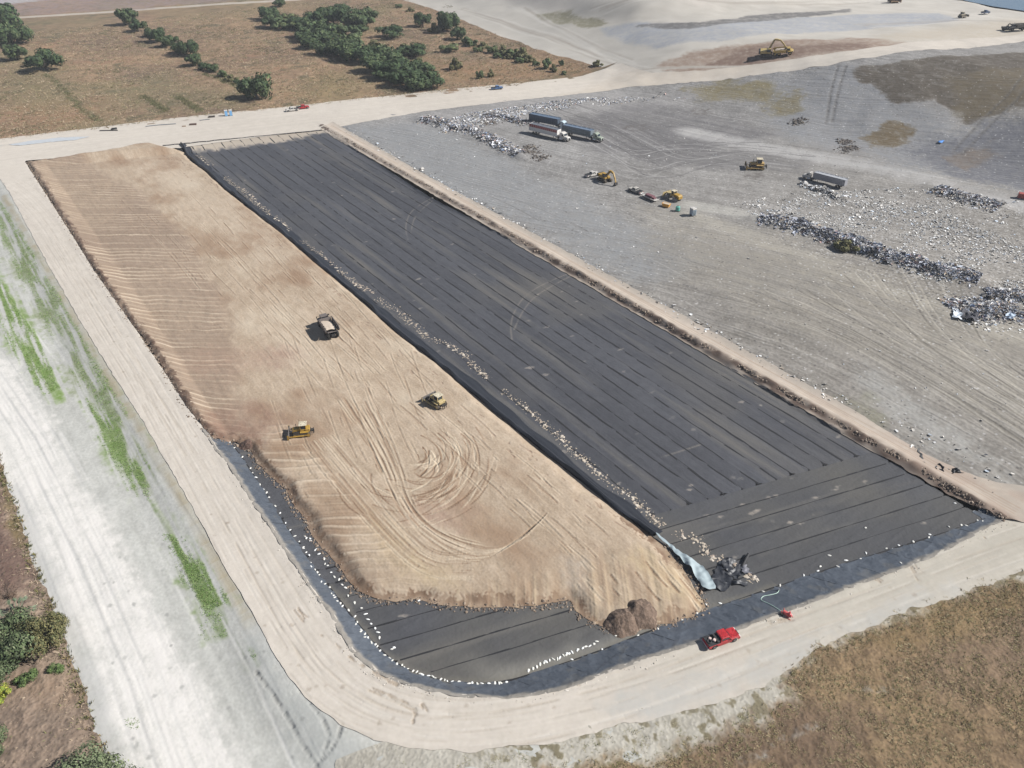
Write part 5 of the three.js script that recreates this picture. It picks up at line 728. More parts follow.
{
  const mats = [mat(.42, .36, .29, .97), mat(.49, .43, .36, .97), mat(.32, .26, .21, .97)], geo = [0, 1, 2, 3].map(i => lump(.5, .45, i * 2 + 31, 1, .5));
  const lab = 'pale lump of sand weighing down the liner panel next to the flap', grp = 'lumps of sand along the liner flap';
  const one = (px, py, s, l = lab, g = grp, m = null) => { const p = at(px, py), o = new THREE.Mesh(geo[Math.floor(R() * 4)], m || mats[Math.floor(R() * 3)]); o.name = numbered('sand_lump'); o.position.set(p[0], S(p[0], p[1]) + .04, p[1]); o.rotation.y = rr(0, 6); o.scale.set(s * rr(.8, 1.5), s * rr(.5, .9), s * rr(.8, 1.3)); top(tag(o, l, 'sand lump', g)); };
  const row = (L, n, j, s) => { for (let i = 0; i < n; i++) { const t = clamp((i + rr(-.5, .5)) / n, 0, .999) * (L.length - 1), k = Math.floor(t), f = t - k; if (vn(t * 2.1, 5) < -.45) continue; one(lerp(L[k][0], L[k + 1][0], f) + rr(-j, j), lerp(L[k][1], L[k + 1][1], f) + rr(-j, j) * .7, rr(.3, .75) * s); } };
  row([[198, 155], [205, 162], [212, 167]], 10, 2, 1.1); row([[226, 178], [247.6, 194], [259, 206], [275, 218.6], [291, 231]], 44, 2, 1); row([[303, 242], [323, 257], [338, 269.5], [356, 284.5], [373.5, 294.5]], 46, 2.2, 1); row([[380, 299], [403.5, 315], [428, 337], [448, 345], [464, 355], [478, 371], [490, 380]], 44, 2.4, .95); row([[511, 399], [527, 409], [544, 424], [562, 437], [565, 445], [582, 459], [594, 469], [606, 480]], 62, 1.8, .85); row([[612, 486], [625, 494], [640, 506.5], [652, 517], [664, 526]], 30, 2, .85); row([[676, 531], [681, 537]], 12, 3.5, .9); row([[691, 534], [697, 541], [706, 551], [712, 559], [722, 562], [735, 566], [748, 576], [757, 582]], 54, 3.2, 1.0);
  const rowsP = [[[198, 155], [212, 167]], [[224, 177], [247.6, 194], [259, 206], [275, 218.6], [291, 231]], [[300, 240], [323, 257], [338, 269.5], [356, 284.5], [373.5, 294.5]], [[378, 298], [403.5, 315], [428, 337], [448, 345], [464, 355], [478, 371], [490, 380]], [[500, 390], [527, 409], [544, 424], [562, 437], [565, 445], [582, 459], [594, 469], [606, 480]], [[606, 480], [625, 494], [640, 506.5], [652, 517], [664, 526]], [[674, 530], [683, 538]], [[690, 534], [697, 541], [706, 551], [712, 559], [722, 562], [735, 566], [748, 576], [757, 582]]].map(L => AT(L));
  const rc = rng(909), im = new THREE.InstancedMesh(lump(.5, .5, 12, 0, .5), new THREE.MeshStandardMaterial({ color: 0xffffff, roughness: .98 }), 2400), M5 = new THREE.Matrix4(), q5 = new THREE.Quaternion(), cc = new THREE.Color(), tot = rowsP.map(L => lineDist(L).len), sum = tot.reduce((a, b) => a + b);
  for (let i = 0; i < 2400; i++) { let t = rc() * sum, w = 0; while (t > tot[w] && w < tot.length - 1) { t -= tot[w]; w++; } const L = rowsP[w], ld = lineDist(L); let s = 0; while (s < L.length - 2 && ld.L[s + 1] < t) s++; const f = (t - ld.L[s]) / (ld.L[s + 1] - ld.L[s]), o = (rc() + rc() + rc() - 1.5) * 1.3, x = lerp(L[s][0], L[s + 1][0], f) + o + .5 * vn(t * .4, w), z = lerp(L[s][1], L[s + 1][1], f) + (rc() - .5); const sz = .08 + .34 * Math.pow(rc(), 2); q5.setFromEuler(Eu.set(0, rc() * 6, 0)); im.setMatrixAt(i, M5.compose(new THREE.Vector3(x, S(x, z) + .06, z), q5, new THREE.Vector3(sz * 1.4, sz * .7, sz))); const v = .75 + .45 * rc(); cc.setRGB(.38 * v, .32 * v, .25 * v); im.setColorAt(i, cc); }
  im.name = 'sand_crumbs'; top(tag(im, 'thin line of tan sand crumbs strewn along the liner flap', 'sand crumbs', null, 'stuff'));
  const brown = mat(.13, .10, .08, .97), l2 = 'brown clod of soil heaped at the far corner of the liner', g2 = 'brown clods at the far corner of the liner';
  for (let i = 0; i < 9; i++) one(322 + i * .9 + rr(-1, 1), 126 + i * .8 + rr(-1, 1), rr(1, 2), l2, g2, brown);
}
{
  const pile = (px, py, r, h, lab, seed, col = [.175, .13, .105]) => { const c = at(px, py), base = H(c[0], c[1]); const n = 56, m = 22, pos = [], idx = []; for (let j = 0; j <= m; j++) for (let i = 0; i < n; i++) { const a = i / n * 6.2832, t = j / m, rr_ = r * t * (1 + .14 * vn(Math.cos(a) * 2 + seed, Math.sin(a) * 2)); const x = c[0] + rr_ * Math.cos(a) * 1.1, z = c[1] + rr_ * Math.sin(a); pos.push(x, base - .05 + h * (1 - Math.pow(t, 1.5)) * (1 + .16 * vn(x * .9, z * .9)) + .17 * fbm(x * 2.8, z * 2.8, 4) * Math.sin(Math.min(1, t * 1.4) * 1.57), z); if (j) { const q = (j - 1) * n + i, q2 = (j - 1) * n + (i + 1) % n; idx.push(q, q2, q + n, q2, q2 + n, q + n); } } const g = new THREE.BufferGeometry(); g.setAttribute('position', new THREE.Float32BufferAttribute(pos, 3)); g.setAttribute('uv', new THREE.Float32BufferAttribute(pos.filter((_, i) => i % 3 !== 1).map(v => v * .3), 2)); g.setIndex(idx); g.computeVertexNormals(); const pm = mat(...col.map(v => v * 1.25), .98); pm.map = Mt.red.map; pm.bumpMap = Mt.red.map; pm.bumpScale = .22; const o = new THREE.Mesh(g, pm); o.name = numbered('soil_pile'); top(tag(o, lab, 'soil pile', 'dumped soil piles')); };
  pile(623, 619, 3.3, 2.0, 'round brown dumped soil pile beside the row of white sandbags', 3); pile(640, 609, 3.6, 2.3, 'brown soil pile merging into the tan soil behind the round pile', 8); pile(248, 444, 1.9, 1.3, 'low dark red soil pile at the corner where liner meets cover soil', 12, [.13, .085, .07]); pile(262, 441, 1.5, .9, 'small dark red soil pile in front of the bulldozer blade', 15, [.15, .10, .08]);
}
{
  // pale plastic strip and black scraps at the corner of the soil
  const f = polySDF(AT([[653, 533], [663, 541], [676, 551], [691, 561], [702, 568], [709, 577], [713, 585], [717, 591], [709, 593], [702, 590], [698, 582], [691, 572], [682, 563], [670, 549], [659, 540]], H));
  const fb = f.box, o = sheet('plastic_strip', { box: [fb[0] - 1, fb[1] - 1, fb[2] + 1, fb[3] + 1], c: .3, uv: fb, sdf: (x, z) => f(x, z) + .3 * fbm(x * .8, z * .8, 2), h: (x, z) => H(x, z) + .6 + .7 * fbm((x * .85 + z * .5) * .8, (x - z) * .1, 3) + .16 * vn(x * 2, z * 2) }, mat(.31, .37, .39, .6));
  top(tag(o, 'pale blue plastic strip uncovered at the corner of the soil', 'plastic strip'));
  const sc = (px, py, w, l, turn, hgt, lab, m = blackSheet, seed = 1) => { const g = new THREE.PlaneGeometry(w, l, 14, 10); g.rotateX(-Math.PI / 2); const p = g.attributes.position; for (let i = 0; i < p.count; i++) { const x = p.getX(i), z = p.getZ(i); p.setXYZ(i, x + .3 * vn(z * 2, seed), .12 + hgt * Math.max(0, .4 + fbm(x * .9 + seed * 5, z * .9, 3) * 1.3), z + .3 * vn(x * 2, seed + 4)); } g.computeVertexNormals(); const c = at(px, py), o = new THREE.Mesh(g, m); o.name = numbered('liner_scrap'); o.position.set(c[0], S(c[0], c[1]) + .03, c[1]); o.rotation.y = turn; top(tag(o, lab, 'liner scrap')); };
  sc(728, 566, 3.4, 1.8, .5, .6, 'bunched black liner scrap beside the pale sand lumps', blackSheet, 1); sc(738, 572, 4, 1.6, .1, .5, 'wrinkled black liner scrap tangled with white litter', blackSheet, 2); sc(722, 578, 5.5, 3.2, .4, .35, 'flat black liner scrap beside the wide end of the pale strip', blackSheet, 3); sc(745, 571, 2.2, 1.2, 1.2, .5, 'grey liner scrap lying on the pinkish sand lumps', mat(.16, .16, .18, .6), 4); sc(731, 583, 6, .8, -.8, .5, 'long thin black liner scrap running toward the slope hem', blackSheet, 5);
  sc(939, 468.5, 2.0, 1.4, .4, .8, 'black plastic heap on the sand berm beside the landfill', mat(.02, .02, .025, .7), 6); sc(955, 472, 2.4, 1.2, -.6, .9, 'second black plastic heap on the landfill beside the sand berm', mat(.02, .02, .022, .7), 7); sc(913, 449, 1.6, .9, .3, .5, 'white plastic scrap by the edge of the sand berm', Mt.white, 8); sc(920, 456, 5, .4, .75, .3, 'dark strip of plastic lying along the edge of the sand berm', mat(.07, .07, .07, .8), 9);
  sc(957, 314.5, 5.5, 2.2, .55, .5, 'large white plastic sheet in front of the garbage', mat(.60, .65, .70, .5), 10); sc(968, 318, 4.5, 4, .3, 1.2, 'dark tarpaulin heap beside the large white sheet', mat(.05, .05, .06, .8), 11); sc(1010, 318, 3, 2, .2, .8, 'pale blue plastic bundle at the end of the garbage', mat(.42, .50, .60, .6), 12); sc(941, 142, 3.6, 1.5, .2, .4, 'bright blue plastic scrap on the grey slope', mat(.08, .25, .62, .5), 13);
  const st = thing('liner_roll', 'short black roll of liner standing out of the sand lumps', 'liner roll'), a = V(742, 568), b = V(748, 556, S); part(st, 'roll', tube([[a.x, a.y + .3, a.z], [(a.x + b.x) / 2, (a.y + b.y) / 2 + .5, (a.z + b.z) / 2], [b.x, b.y + .5, b.z]], .28, 12, 10), Mt.black); part(st, 'roll_core', tf(new THREE.TorusGeometry(.2, .06, 6, 12), b.x, b.y + .5, b.z, 0, .8, 0), Mt.steel); top(st);
  // pump with hose
  const pm = thing('red_pump', 'small red pump on the sand road with a green hose', 'pump'); part(pm, 'motor', [tf(new THREE.CylinderGeometry(.32, .32, .9, 14), 0, .6, 0, 0, 0, Math.PI / 2)], mat(.55, .10, .10, .5)); part(pm, 'casing', [cz_(.42, .3, .6, .6, 0, 16), cyY(.14, .6, .6, 1.05, 0)], mat(.50, .08, .09, .5)); part(pm, 'frame', [bx(1.8, .1, .1, .2, .1, .4), bx(1.8, .1, .1, .2, .1, -.4), bx(.1, .9, .1, -.6, .5, .4), bx(.1, .9, .1, -.6, .5, -.4)], mat(.45, .08, .08, .6)); part(pm, 'wheel', cz_(.3, .15, -.5, .3, .6, 12), Mt.rubber); stand(pm, [785.5, 615.5], [781, 613], [789, 618]);
  const hz = thing('hose', 'pale green hose running from the red pump down the membrane', 'hose'); part(hz, 'hose_pipe', tube([[784, 614], [776, 608.5], [768, 604], [761, 600.5], [763, 597], [770, 595.5], [777, 593.5], [779, 590.5]].map(p => { const v = V(...p); return [v.x, v.y + .16, v.z]; }), .065, 60, 6), Mt.paleGreen); part(hz, 'coupling', cyY(.16, .3, V(779, 590.5).x, V(779, 590.5).y + .2, V(779, 590.5).z), Mt.steel); top(hz);
  // pipe along the head of the far slope
  const hp = thing('anchor_pipe', 'dark pipe laid along the sandy head of the far liner slope', 'pipe'); const q = []; for (let i = 0; i <= 40; i++) { const v = V(lerp(163, 322, i / 40), lerp(146.6, 131, i / 40) - .3 + .25 * vn(i * .7, 2)); q.push([v.x, v.y + .3, v.z]); } part(hp, 'pipe_wall', tube(q, .2, 120, 6), Mt.dark); const br = []; for (let i = 1; i < 40; i += 2) br.push(bx(.5, .3, .5, q[i][0], q[i][1], q[i][2])); part(hp, 'pipe_clamp', br, Mt.grey).userData.kind = 'stuff'; top(hp);
  const bg = thing('white_bag', 'lone white bag on the grey landfill near the sand berm', 'bag'); part(bg, 'bag', lump(.9, .6, 4, 2, .3), Mt.white); part(bg, 'knot', lump(.2, .8, 5, 1, .3).translate(0, .75, 0), Mt.white); stand(bg, [422, 169.6], [418, 169], [426, 170]);
}
console.log('small things ok');
// ------------------------------------------------------------------ garbage (nobody could count it)
function debris(name, label, n, place, size, pal, seed, tilt = 1.7, geo) {
  const r = rng(seed), g = geo || (() => { const a = new THREE.PlaneGeometry(1, 1, 2, 2), p = a.attributes.position; for (let i = 0; i < p.count; i++) p.setXYZ(i, p.getX(i) + .2 * vn(i * 3.3, 1), p.getY(i) + .2 * vn(i * 2.1, 4), .35 * vn(i * 1.7, 8)); a.computeVertexNormals(); return a; })();
  const m = new THREE.InstancedMesh(g, new THREE.MeshStandardMaterial({ color: 0xffffff, roughness: .75, side: THREE.DoubleSide }), n), q = new THREE.Quaternion(), e = new THREE.Euler(), M4 = new THREE.Matrix4(), c = new THREE.Color(); let k = 0, guard = 0;
  while (k < n && guard++ < n * 8) { const p = place(r); if (!p) continue; const s = size[0] + (size[1] - size[0]) * Math.pow(r(), 2.6) * (r() < .06 ? 1.8 : 1); q.setFromEuler(e.set(-1.57 + (r() - .5) * tilt, r() * 6.28, (r() - .5) * tilt, 'YXZ')); M4.compose(new THREE.Vector3(p[0], H(p[0], p[1]) + .1 + s * .12 + (p[2] || 0), p[1]), q, new THREE.Vector3(s * (.6 + r()), s * (.6 + r() * .8), s * (.6 + r()))); m.setMatrixAt(k, M4); const w = pal[Math.floor(r() * pal.length)], v = .75 + .5 * r(); c.setRGB(w[0] * v, w[1] * v, w[2] * v); m.setColorAt(k, c); k++; }
  m.count = k; m.name = name; top(tag(m, label, 'garbage', null, 'stuff')); return m;
}
const PAL = [[.66, .66, .67], [.58, .59, .62], [.48, .49, .53], [.68, .67, .65], [.54, .55, .58], [.40, .42, .48], [.32, .34, .39], [.20, .21, .25], [.10, .10, .12], [.28, .30, .35], [.32, .25, .18], [.36, .33, .28], [.42, .36, .3], [.22, .28, .40], [.35, .24, .22], [.22, .21, .2], [.16, .15, .14]];
const PALL = [[.66, .66, .65], [.58, .57, .55], [.5, .48, .46], [.68, .68, .67], [.42, .4, .37], [.48, .45, .41], [.25, .24, .23], [.56, .53, .49], [.44, .49, .55], [.6, .59, .58]];
const heapLab = ['garbage heap of mixed bags and boxes beside the trailer trucks', 'smaller garbage heap behind the trailer trucks', 'long dark ridge of garbage across the middle of the landfill', 'loose garbage round the large white sheet', 'garbage heap at the end of the long ridge', 'fresh pile of white garbage in front of the lone trailer truck', 'low garbage heap at the back of the littered field'];
HEAPS.forEach((k, i) => { const n = [5200, 1900, 11000, 3400, 3200, 1500, 2600][i], dark = i === 2 ? PAL.concat([[.14, .15, .19], [.18, .19, .24], [.25, .27, .33], [.10, .11, .14]]) : i === 5 ? PALL.concat([[.7, .7, .72], [.6, .64, .7]]) : PAL; debris(numbered('garbage_heap'), heapLab[i], n, r => { const t = r() * k.f.len; let s = 0; while (s < k.P.length - 2 && k.f.L[s + 1] < t) s++; const f = (t - k.f.L[s]) / (k.f.L[s + 1] - k.f.L[s]), o = (r() + r() + r() - 1.5) / 1.5 * k.w * (i === 3 || i === 6 ? 1.8 : 1.15 + 1.5 * Math.max(0, vn(t * .1, i + .5))); const a = k.P[s], b = k.P[s + 1], l = Math.hypot(b[0] - a[0], b[1] - a[1]); return [lerp(a[0], b[0], f) - (b[1] - a[1]) / l * o, lerp(a[1], b[1], f) + (b[0] - a[0]) / l * o]; }, [.15, .8], dark.concat([[.3, .28, .27], [.26, .25, .24], [.34, .32, .3], [.2, .19, .18]]), 100 + i); });
{
  const zone = (L, soft) => { const P = AT(L, H), f = polySDF(P), b = f.box; return r => { const x = lerp(b[0], b[2], r()), z = lerp(b[1], b[3], r()), d = f(x, z); if (d > 0) return null; if (soft && fbm(x * .06, z * .11, 4) * 1.7 < -.3 + .7 * r() - .2) return null; return [x, z]; }; };
  debris('litter_field', 'pale paper and plastic litter strewn over the back of the landfill', 14500, zone([[735, 203], [800, 192], [900, 188], [1060, 200], [1060, 335], [985, 332], [940, 285], [860, 248], [760, 222]], true), [.12, .5], PALL, 201, 1.0);
  debris('litter_strip', 'strip of white litter along the bank below the far road', 7500, zone([[436, 120], [470, 113], [562, 100], [690, 88], [700, 97], [620, 104], [540, 112], [500, 122], [470, 128]], true), [.15, .6], PAL.concat(PALL), 202, 1.4);
  debris('loose_litter', 'scattered scraps of litter on the open landfill', 700, zone([[350, 128], [560, 118], [760, 150], [1040, 190], [1040, 470], [960, 462], [840, 395], [620, 252], [430, 160]], false), [.1, .42], PALL.concat([[.2, .2, .2]]), 203, .9);
  debris('berm_litter', 'scraps and clods along the edge between sand berm and landfill', 700, r => { const z = lerp(-320, -35, r()); return [142 + 3 * (r() + r() - 1) + 9 * sst(-100, -30, z) * r(), z, .12]; }, [.15, .6], PALL.concat([[.06, .06, .06], [.22, .19, .16], [.26, .22, .18]]), 204, 1.2);
}
// clods of soil: rim of the cover soil, rim of the berm
{
  const cl = lump(.5, .7, 77, 0, .6), C1 = [[.16, .12, .09], [.21, .16, .12], [.12, .09, .07], [.26, .2, .15]];
  const clods = (name, label, n, pick, size, pal, seed, fn) => { const r = rng(seed), m = new THREE.InstancedMesh(cl, new THREE.MeshStandardMaterial({ color: 0xffffff, roughness: .98 }), n), q = new THREE.Quaternion(), e = new THREE.Euler(), M4 = new THREE.Matrix4(), c = new THREE.Color(); for (let k = 0; k < n; k++) { const p = pick(r), s = size[0] + (size[1] - size[0]) * Math.pow(r(), 2.5); q.setFromEuler(e.set(r() * .6, r() * 6, r() * .6)); M4.compose(new THREE.Vector3(p[0], fn(p[0], p[1]) + .02, p[1]), q, new THREE.Vector3(s * (.7 + .8 * r()), s * (.5 + .6 * r()), s * (.7 + .8 * r()))); m.setMatrixAt(k, M4); const w = pal[Math.floor(r() * pal.length)], v = .8 + .4 * r(); c.setRGB(w[0] * v, w[1] * v, w[2] * v); m.setColorAt(k, c); } m.name = name; top(tag(m, label, 'clods', null, 'stuff')); };
  const edge = fillP.slice(0, 46), LD = lineDist(edge);
  clods('soil_clods', 'brown soil clods along the ragged rim of the cover soil', 4200, r => { const t = r() * LD.len; let s = 0; while (s < edge.length - 2 && LD.L[s + 1] < t) s++; const f = (t - LD.L[s]) / (LD.L[s + 1] - LD.L[s]), a = edge[s], b = edge[s + 1], l = Math.hypot(b[0] - a[0], b[1] - a[1]), o = (r() + r() - 1) * 1.1 + .25; return [lerp(a[0], b[0], f) + (b[1] - a[1]) / l * -o, lerp(a[1], b[1], f) + (b[0] - a[0]) / l * o]; }, [.12, .6], C1, 301, (x, z) => S(x, z) + .05);
  clods('berm_clods', 'brown clods along the rim between liner and sand berm', 3600, r => { const z = lerp(-322, -30, Math.pow(r(), .7)); return [135.1 + (r() + r() - 1) * 1.0, z]; }, [.15, .7], [[.17, .13, .1], [.22, .17, .13], [.13, .1, .08], [.3, .24, .19]], 302, (x, z) => H(x, z) + .5 * Math.exp(-Math.pow((x - 135.3), 2)));
  clods('road_crumbs', 'crumbs of sand along the liner edge of the perimeter road', 1500, r => { const i = 6 + r() * 28, k = Math.floor(i), f = i - k, a = edgeP[k], b = edgeP[k + 1], l = Math.hypot(b[0] - a[0], b[1] - a[1]) + 1e-6, o = -(.3 + 1.6 * r() * r()); return [lerp(a[0], b[0], f) + (b[1] - a[1]) / l * -o, lerp(a[1], b[1], f) + (b[0] - a[0]) / l * o]; }, [.06, .28], [[.5, .46, .4], [.42, .37, .31], [.54, .5, .45]], 303, (x, z) => H(x, z) + .14);
  const spots = AT([[798, 122], [850, 148], [845, 142], [530, 152], [541, 158], [490, 123], [846, 150], [527, 148]], H); clods('dark_rubble', 'dark clods of rubble on the landfill slope', 900, r => { const p = spots[Math.floor(r() * spots.length)]; return [p[0] + (r() + r() + r() - 1.5) * 4.5, p[1] + (r() + r() + r() - 1.5) * 3]; }, [.3, 1.4], [[.07, .06, .055], [.1, .085, .075], [.14, .12, .1]], 304, H);
}
// ------------------------------------------------------------------ grass (stuff)
function tuft(n, h, w, lean, seed) { const r = rng(seed), pos = [], idx = []; for (let i = 0; i < n; i++) { const a = r() * 6.283, d = w * r(), x = Math.cos(a) * d, z = Math.sin(a) * d, b = r() * 6.283, hh = h * (.5 + .7 * r()), lx = Math.cos(a) * lean * (.4 + r()), lz = Math.sin(a) * lean * (.4 + r()), bw = .045 + .05 * r(), k = pos.length / 3; pos.push(x - bw * Math.cos(b), 0, z - bw * Math.sin(b), x + bw * Math.cos(b), 0, z + bw * Math.sin(b), x + lx * .45 + bw * .6, hh * .6, z + lz * .45, x + lx, hh, z + lz); idx.push(k, k + 1, k + 2, k, k + 2, k + 3); } const g = new THREE.BufferGeometry(); g.setAttribute('position', new THREE.Float32BufferAttribute(pos, 3)); g.setIndex(idx); g.computeVertexNormals(); return g; }
function grass(name, label, n, pick, geo, size, pal, seed, fn = H) {
  const r = rng(seed), m = new THREE.InstancedMesh(geo, new THREE.MeshStandardMaterial({ color: 0xffffff, roughness: .95, side: THREE.DoubleSide }), n), q = new THREE.Quaternion(), e = new THREE.Euler(), M4 = new THREE.Matrix4(), c = new THREE.Color(); let k = 0, gd = 0;
  while (k < n && gd++ < n * 10) { const p = pick(r); if (!p) continue; const s = lerp(size[0], size[1], r() * r()); q.setFromEuler(e.set(0, r() * 6.28, 0)); M4.compose(new THREE.Vector3(p[0], fn(p[0], p[1]), p[1]), q, new THREE.Vector3(s, s * (.7 + .6 * r()), s)); m.setMatrixAt(k, M4); const w = pal[Math.floor(r() * pal.length)], v = .75 + .5 * r(); c.setRGB(w[0] * v, w[1] * v, w[2] * v); m.setColorAt(k, c); k++; }
  m.count = k; m.name = name; top(tag(m, label, 'grass', null, 'stuff'));
}
const inBox = (b, f) => r => { const x = lerp(b[0], b[2], r()), z = lerp(b[1], b[3], r()); return f(x, z, r) ? [x, z] : null; };
const dryPal = [[.34, .27, .16], [.37, .30, .18], [.31, .25, .14], [.29, .25, .12], [.38, .32, .2], [.27, .24, .12]];
grass('dry_grass', 'brown dry grass tufts on the verge by the road corner', 44000, inBox([30, -62, 150, 6], (x, z, r) => { const d = sBrow(x, z) + 2.2 * fbm(x * .3, z * .3, 3); return d < -.2 || (d < 1.2 && r() < .12); }), tuft(7, .3, .3, .4, 1), [.4, 1.1], dryPal, 401, (x, z) => H(x, z) + .1 + .2 * sst(0, 4, -sBrow(x, z)));
grass('verge_weeds', 'sparse olive weeds on the gravel verge outside the road corner', 2200, inBox([20, -66, 110, -14], (x, z, r) => { const d = sBrow(x, z), q = sRoad(x, z); return d > 0 && q > .5 && q < 14 && fbm(x * .5 + 30, z * .5, 3) > .02 + .25 * sst(2, 9, d); }), tuft(7, .22, .3, .3, 2), [.4, 1.0], [[.30, .27, .16], [.24, .24, .13], [.34, .3, .2]], 402, (x, z) => H(x, z) + .05);
grass('scrub_grass', 'brown scrub and stubble beside the white haul road', 11000, inBox([-60, -185, 5, -45], (x, z) => sSW(x, z) < -.1), tuft(7, .36, .34, .45, 3), [.5, 1.5], [[.36, .28, .2], [.30, .23, .16], [.26, .2, .14], [.40, .32, .23], [.2, .19, .09]], 403, (x, z) => H(x, z) + .2);
grass('rim_weeds', 'olive weeds along the rim of the scrub beside the white haul road', 1500, inBox([-45, -185, 5, -45], (x, z) => { const d = sSW(x, z); return d < .6 && d > -1.2; }), tuft(8, .5, .3, .35, 4), [.6, 1.5], [[.16, .15, .05], [.22, .17, .08], [.1, .11, .04]], 404, (x, z) => H(x, z) + .15);
{
  const zs = [[[[-30, 235], [0, 280], [22, 314], [40, 344], [60, 388], [45, 395], [20, 360], [0, 330], [-30, 300]], 1], [[[83, 402], [105, 412], [140, 467], [155, 522], [135, 500], [100, 440]], .75], [[[0, 200], [40, 264], [80, 332], [118, 397], [150, 452], [150, 500], [110, 450], [60, 350], [20, 280], [0, 240]], .4], [[[160, 532], [185, 540], [234, 602], [210, 612], [180, 578]], 1], [[[198, 606], [222, 612], [226, 636], [204, 640]], .6], [[[236, 640], [254, 655], [256, 676], [248, 670]], .5], [[[112, 720], [140, 716], [146, 730], [120, 732]], .3]].map(([L, w]) => [polySDF(AT(L, H)), w]);
  grass('green_grass', 'fresh green grass growing in strips on the grey shoulder', 36000, inBox([-40, -330, 24, -66], (x, z, r) => { for (const [f, w] of zs) { if (f(x, z) < .8 * fbm(x * .5, z * .3, 2)) return fbm(x * 1.1, z * .06, 3) + .25 * fbm(x * .2, z * .1, 2) > .06 - .4 * w * r() && r() < w; } return false; }), tuft(6, .2, .3, .28, 5), [.4, 1.0], [[.18, .29, .08], [.22, .32, .11], [.16, .25, .07], [.27, .31, .14]], 405, (x, z) => H(x, z) + .02);
}
{
  const far = polySDF(AT([[-120, 158], [0, 141], [225, 114.5], [396, 97.5], [511, 86.5], [612, 73.5], [596, 68], [540, 50], [500, 36], [455, 18], [420, 5]], H).concat([[330, -640], [-60, -640]]));
  grass('field_grass', 'dry tussocks covering the brown field beyond the far road', 52000, inBox([-60, -620, 340, -330], (x, z, r) => far(x, z) < -.5 && fbm(x * .12, z * .12, 3) > -.25 - .3 * r() && r() < 1.3 - Math.abs(z + 330) / 400), tuft(7, .5, .55, .6, 6), [.6, 1.9], [[.40, .31, .21], [.35, .27, .18], [.31, .24, .15], [.26, .23, .13], [.44, .35, .25], [.22, .2, .1]], 406, (x, z) => H(x, z) + .05);
}
console.log('grass ok');
// ------------------------------------------------------------------ trees and bushes
function crown(rx, ry, n, leaf, seed, lobes = 9, pal = [[.05, .085, .03]]) {
  const r = rng(seed), pos = [], nor = [], col = [], L = [];
  for (let i = 0; i < lobes; i++) { const a = r() * 6.283, d = Math.sqrt(r()) * .62, y = .3 + .55 * r() * (1 - d * .4); const q = .20 + .34 * r() * r() + .1 * r(); L.push([Math.cos(a) * d * rx * 1.1, y * ry, Math.sin(a) * d * rx * 1.1, q * rx, q * (.6 + .35 * r()) * ry]); }
  const v = new THREE.Vector3(), a1 = new THREE.Vector3(), a2 = new THREE.Vector3(), c = new THREE.Vector3();
  for (let i = 0; i < n; i++) {
    const b = L[Math.floor(r() * lobes)]; v.set(r() * 2 - 1, r() * 2 - .7, r() * 2 - 1).normalize(); const k = .55 + .5 * Math.pow(r(), .6) + (r() < .06 ? .3 * r() : 0); c.set(b[0] + v.x * b[3] * k, b[1] + v.y * b[4] * k, b[2] + v.z * b[3] * k);
    a1.set(r() - .5, r() - .5, r() - .5).cross(v).normalize(); a2.copy(v).cross(a1).addScaledVector(v, (r() - .5) * 1.3).normalize(); const s = leaf * (.6 + .8 * r()), p = pal[Math.floor(r() * pal.length)], w = .75 + .5 * r();
    const q = [[-1, -.5], [1, -.35], [.7, .6], [-.8, .5]].map(t => [c.x + (a1.x * t[0] + a2.x * t[1]) * s, c.y + (a1.y * t[0] + a2.y * t[1]) * s, c.z + (a1.z * t[0] + a2.z * t[1]) * s]);
    a1.cross(a2).normalize(); if (a1.dot(v) < 0) a1.negate();
    for (const t of [0, 1, 2, 0, 2, 3]) { pos.push(...q[t]); nor.push(a1.x, a1.y, a1.z); col.push(p[0] * w, p[1] * w, p[2] * w); }
  }
  const g = new THREE.BufferGeometry(); g.setAttribute('position', new THREE.Float32BufferAttribute(pos, 3)); g.setAttribute('normal', new THREE.Float32BufferAttribute(nor, 3)); g.setAttribute('color', new THREE.Float32BufferAttribute(col, 3)); g.userData = { L }; return g;
}
const leafMat = new THREE.MeshStandardMaterial({ vertexColors: true, roughness: .85, side: THREE.DoubleSide }), bark = mat(.10, .08, .06, .95);
function treeProto(rx, ry, n, leaf, seed, lobes, pal) {
  const g = crown(rx, ry, n, leaf, seed, lobes, pal), L = g.userData.L, limbs = []; g.userData = {};
  const tr = []; for (let i = 0; i < 6; i++) { const t = i / 5; tr.push(new THREE.Vector2(lerp(.06, .025, t) * ry * 1.1, t * ry * .5)); } limbs.push(new THREE.LatheGeometry(tr, 9)); for (let i = 0; i < Math.min(6, L.length); i++) { const b = L[i]; limbs.push(tube([[0, ry * .22, 0], [b[0] * .4, ry * .36, b[2] * .4], [b[0], b[1], b[2]]], ry * .014, 5, 5)); }
  return { crown: g, trunk: mergeGeometries(limbs.map(flat)) };
}
function tree(name, label, cat, proto, p, sx, sy, turn, group, fn = H, lift = 0) { const o = new THREE.Group(); o.name = numbered(name); tag(o, label, cat, group); const t = new THREE.Mesh(proto.trunk, bark); t.name = 'trunk'; const c = new THREE.Mesh(proto.crown, leafMat); c.name = 'crown'; o.add(t, c); o.position.set(p[0], fn(p[0], p[1]) - .05 + lift, p[1]); o.scale.set(sx, sy, sx); o.rotation.y = turn; return top(o); }
const gD = [[.030, .058, .018], [.040, .070, .022], [.024, .046, .016], [.055, .082, .026]], gM = [[.075, .105, .04], [.10, .13, .05], [.06, .085, .032]], gY = [[.10, .12, .04], [.13, .15, .05], [.08, .10, .035]], gO = [[.12, .12, .05], [.10, .10, .04], [.15, .13, .06]];
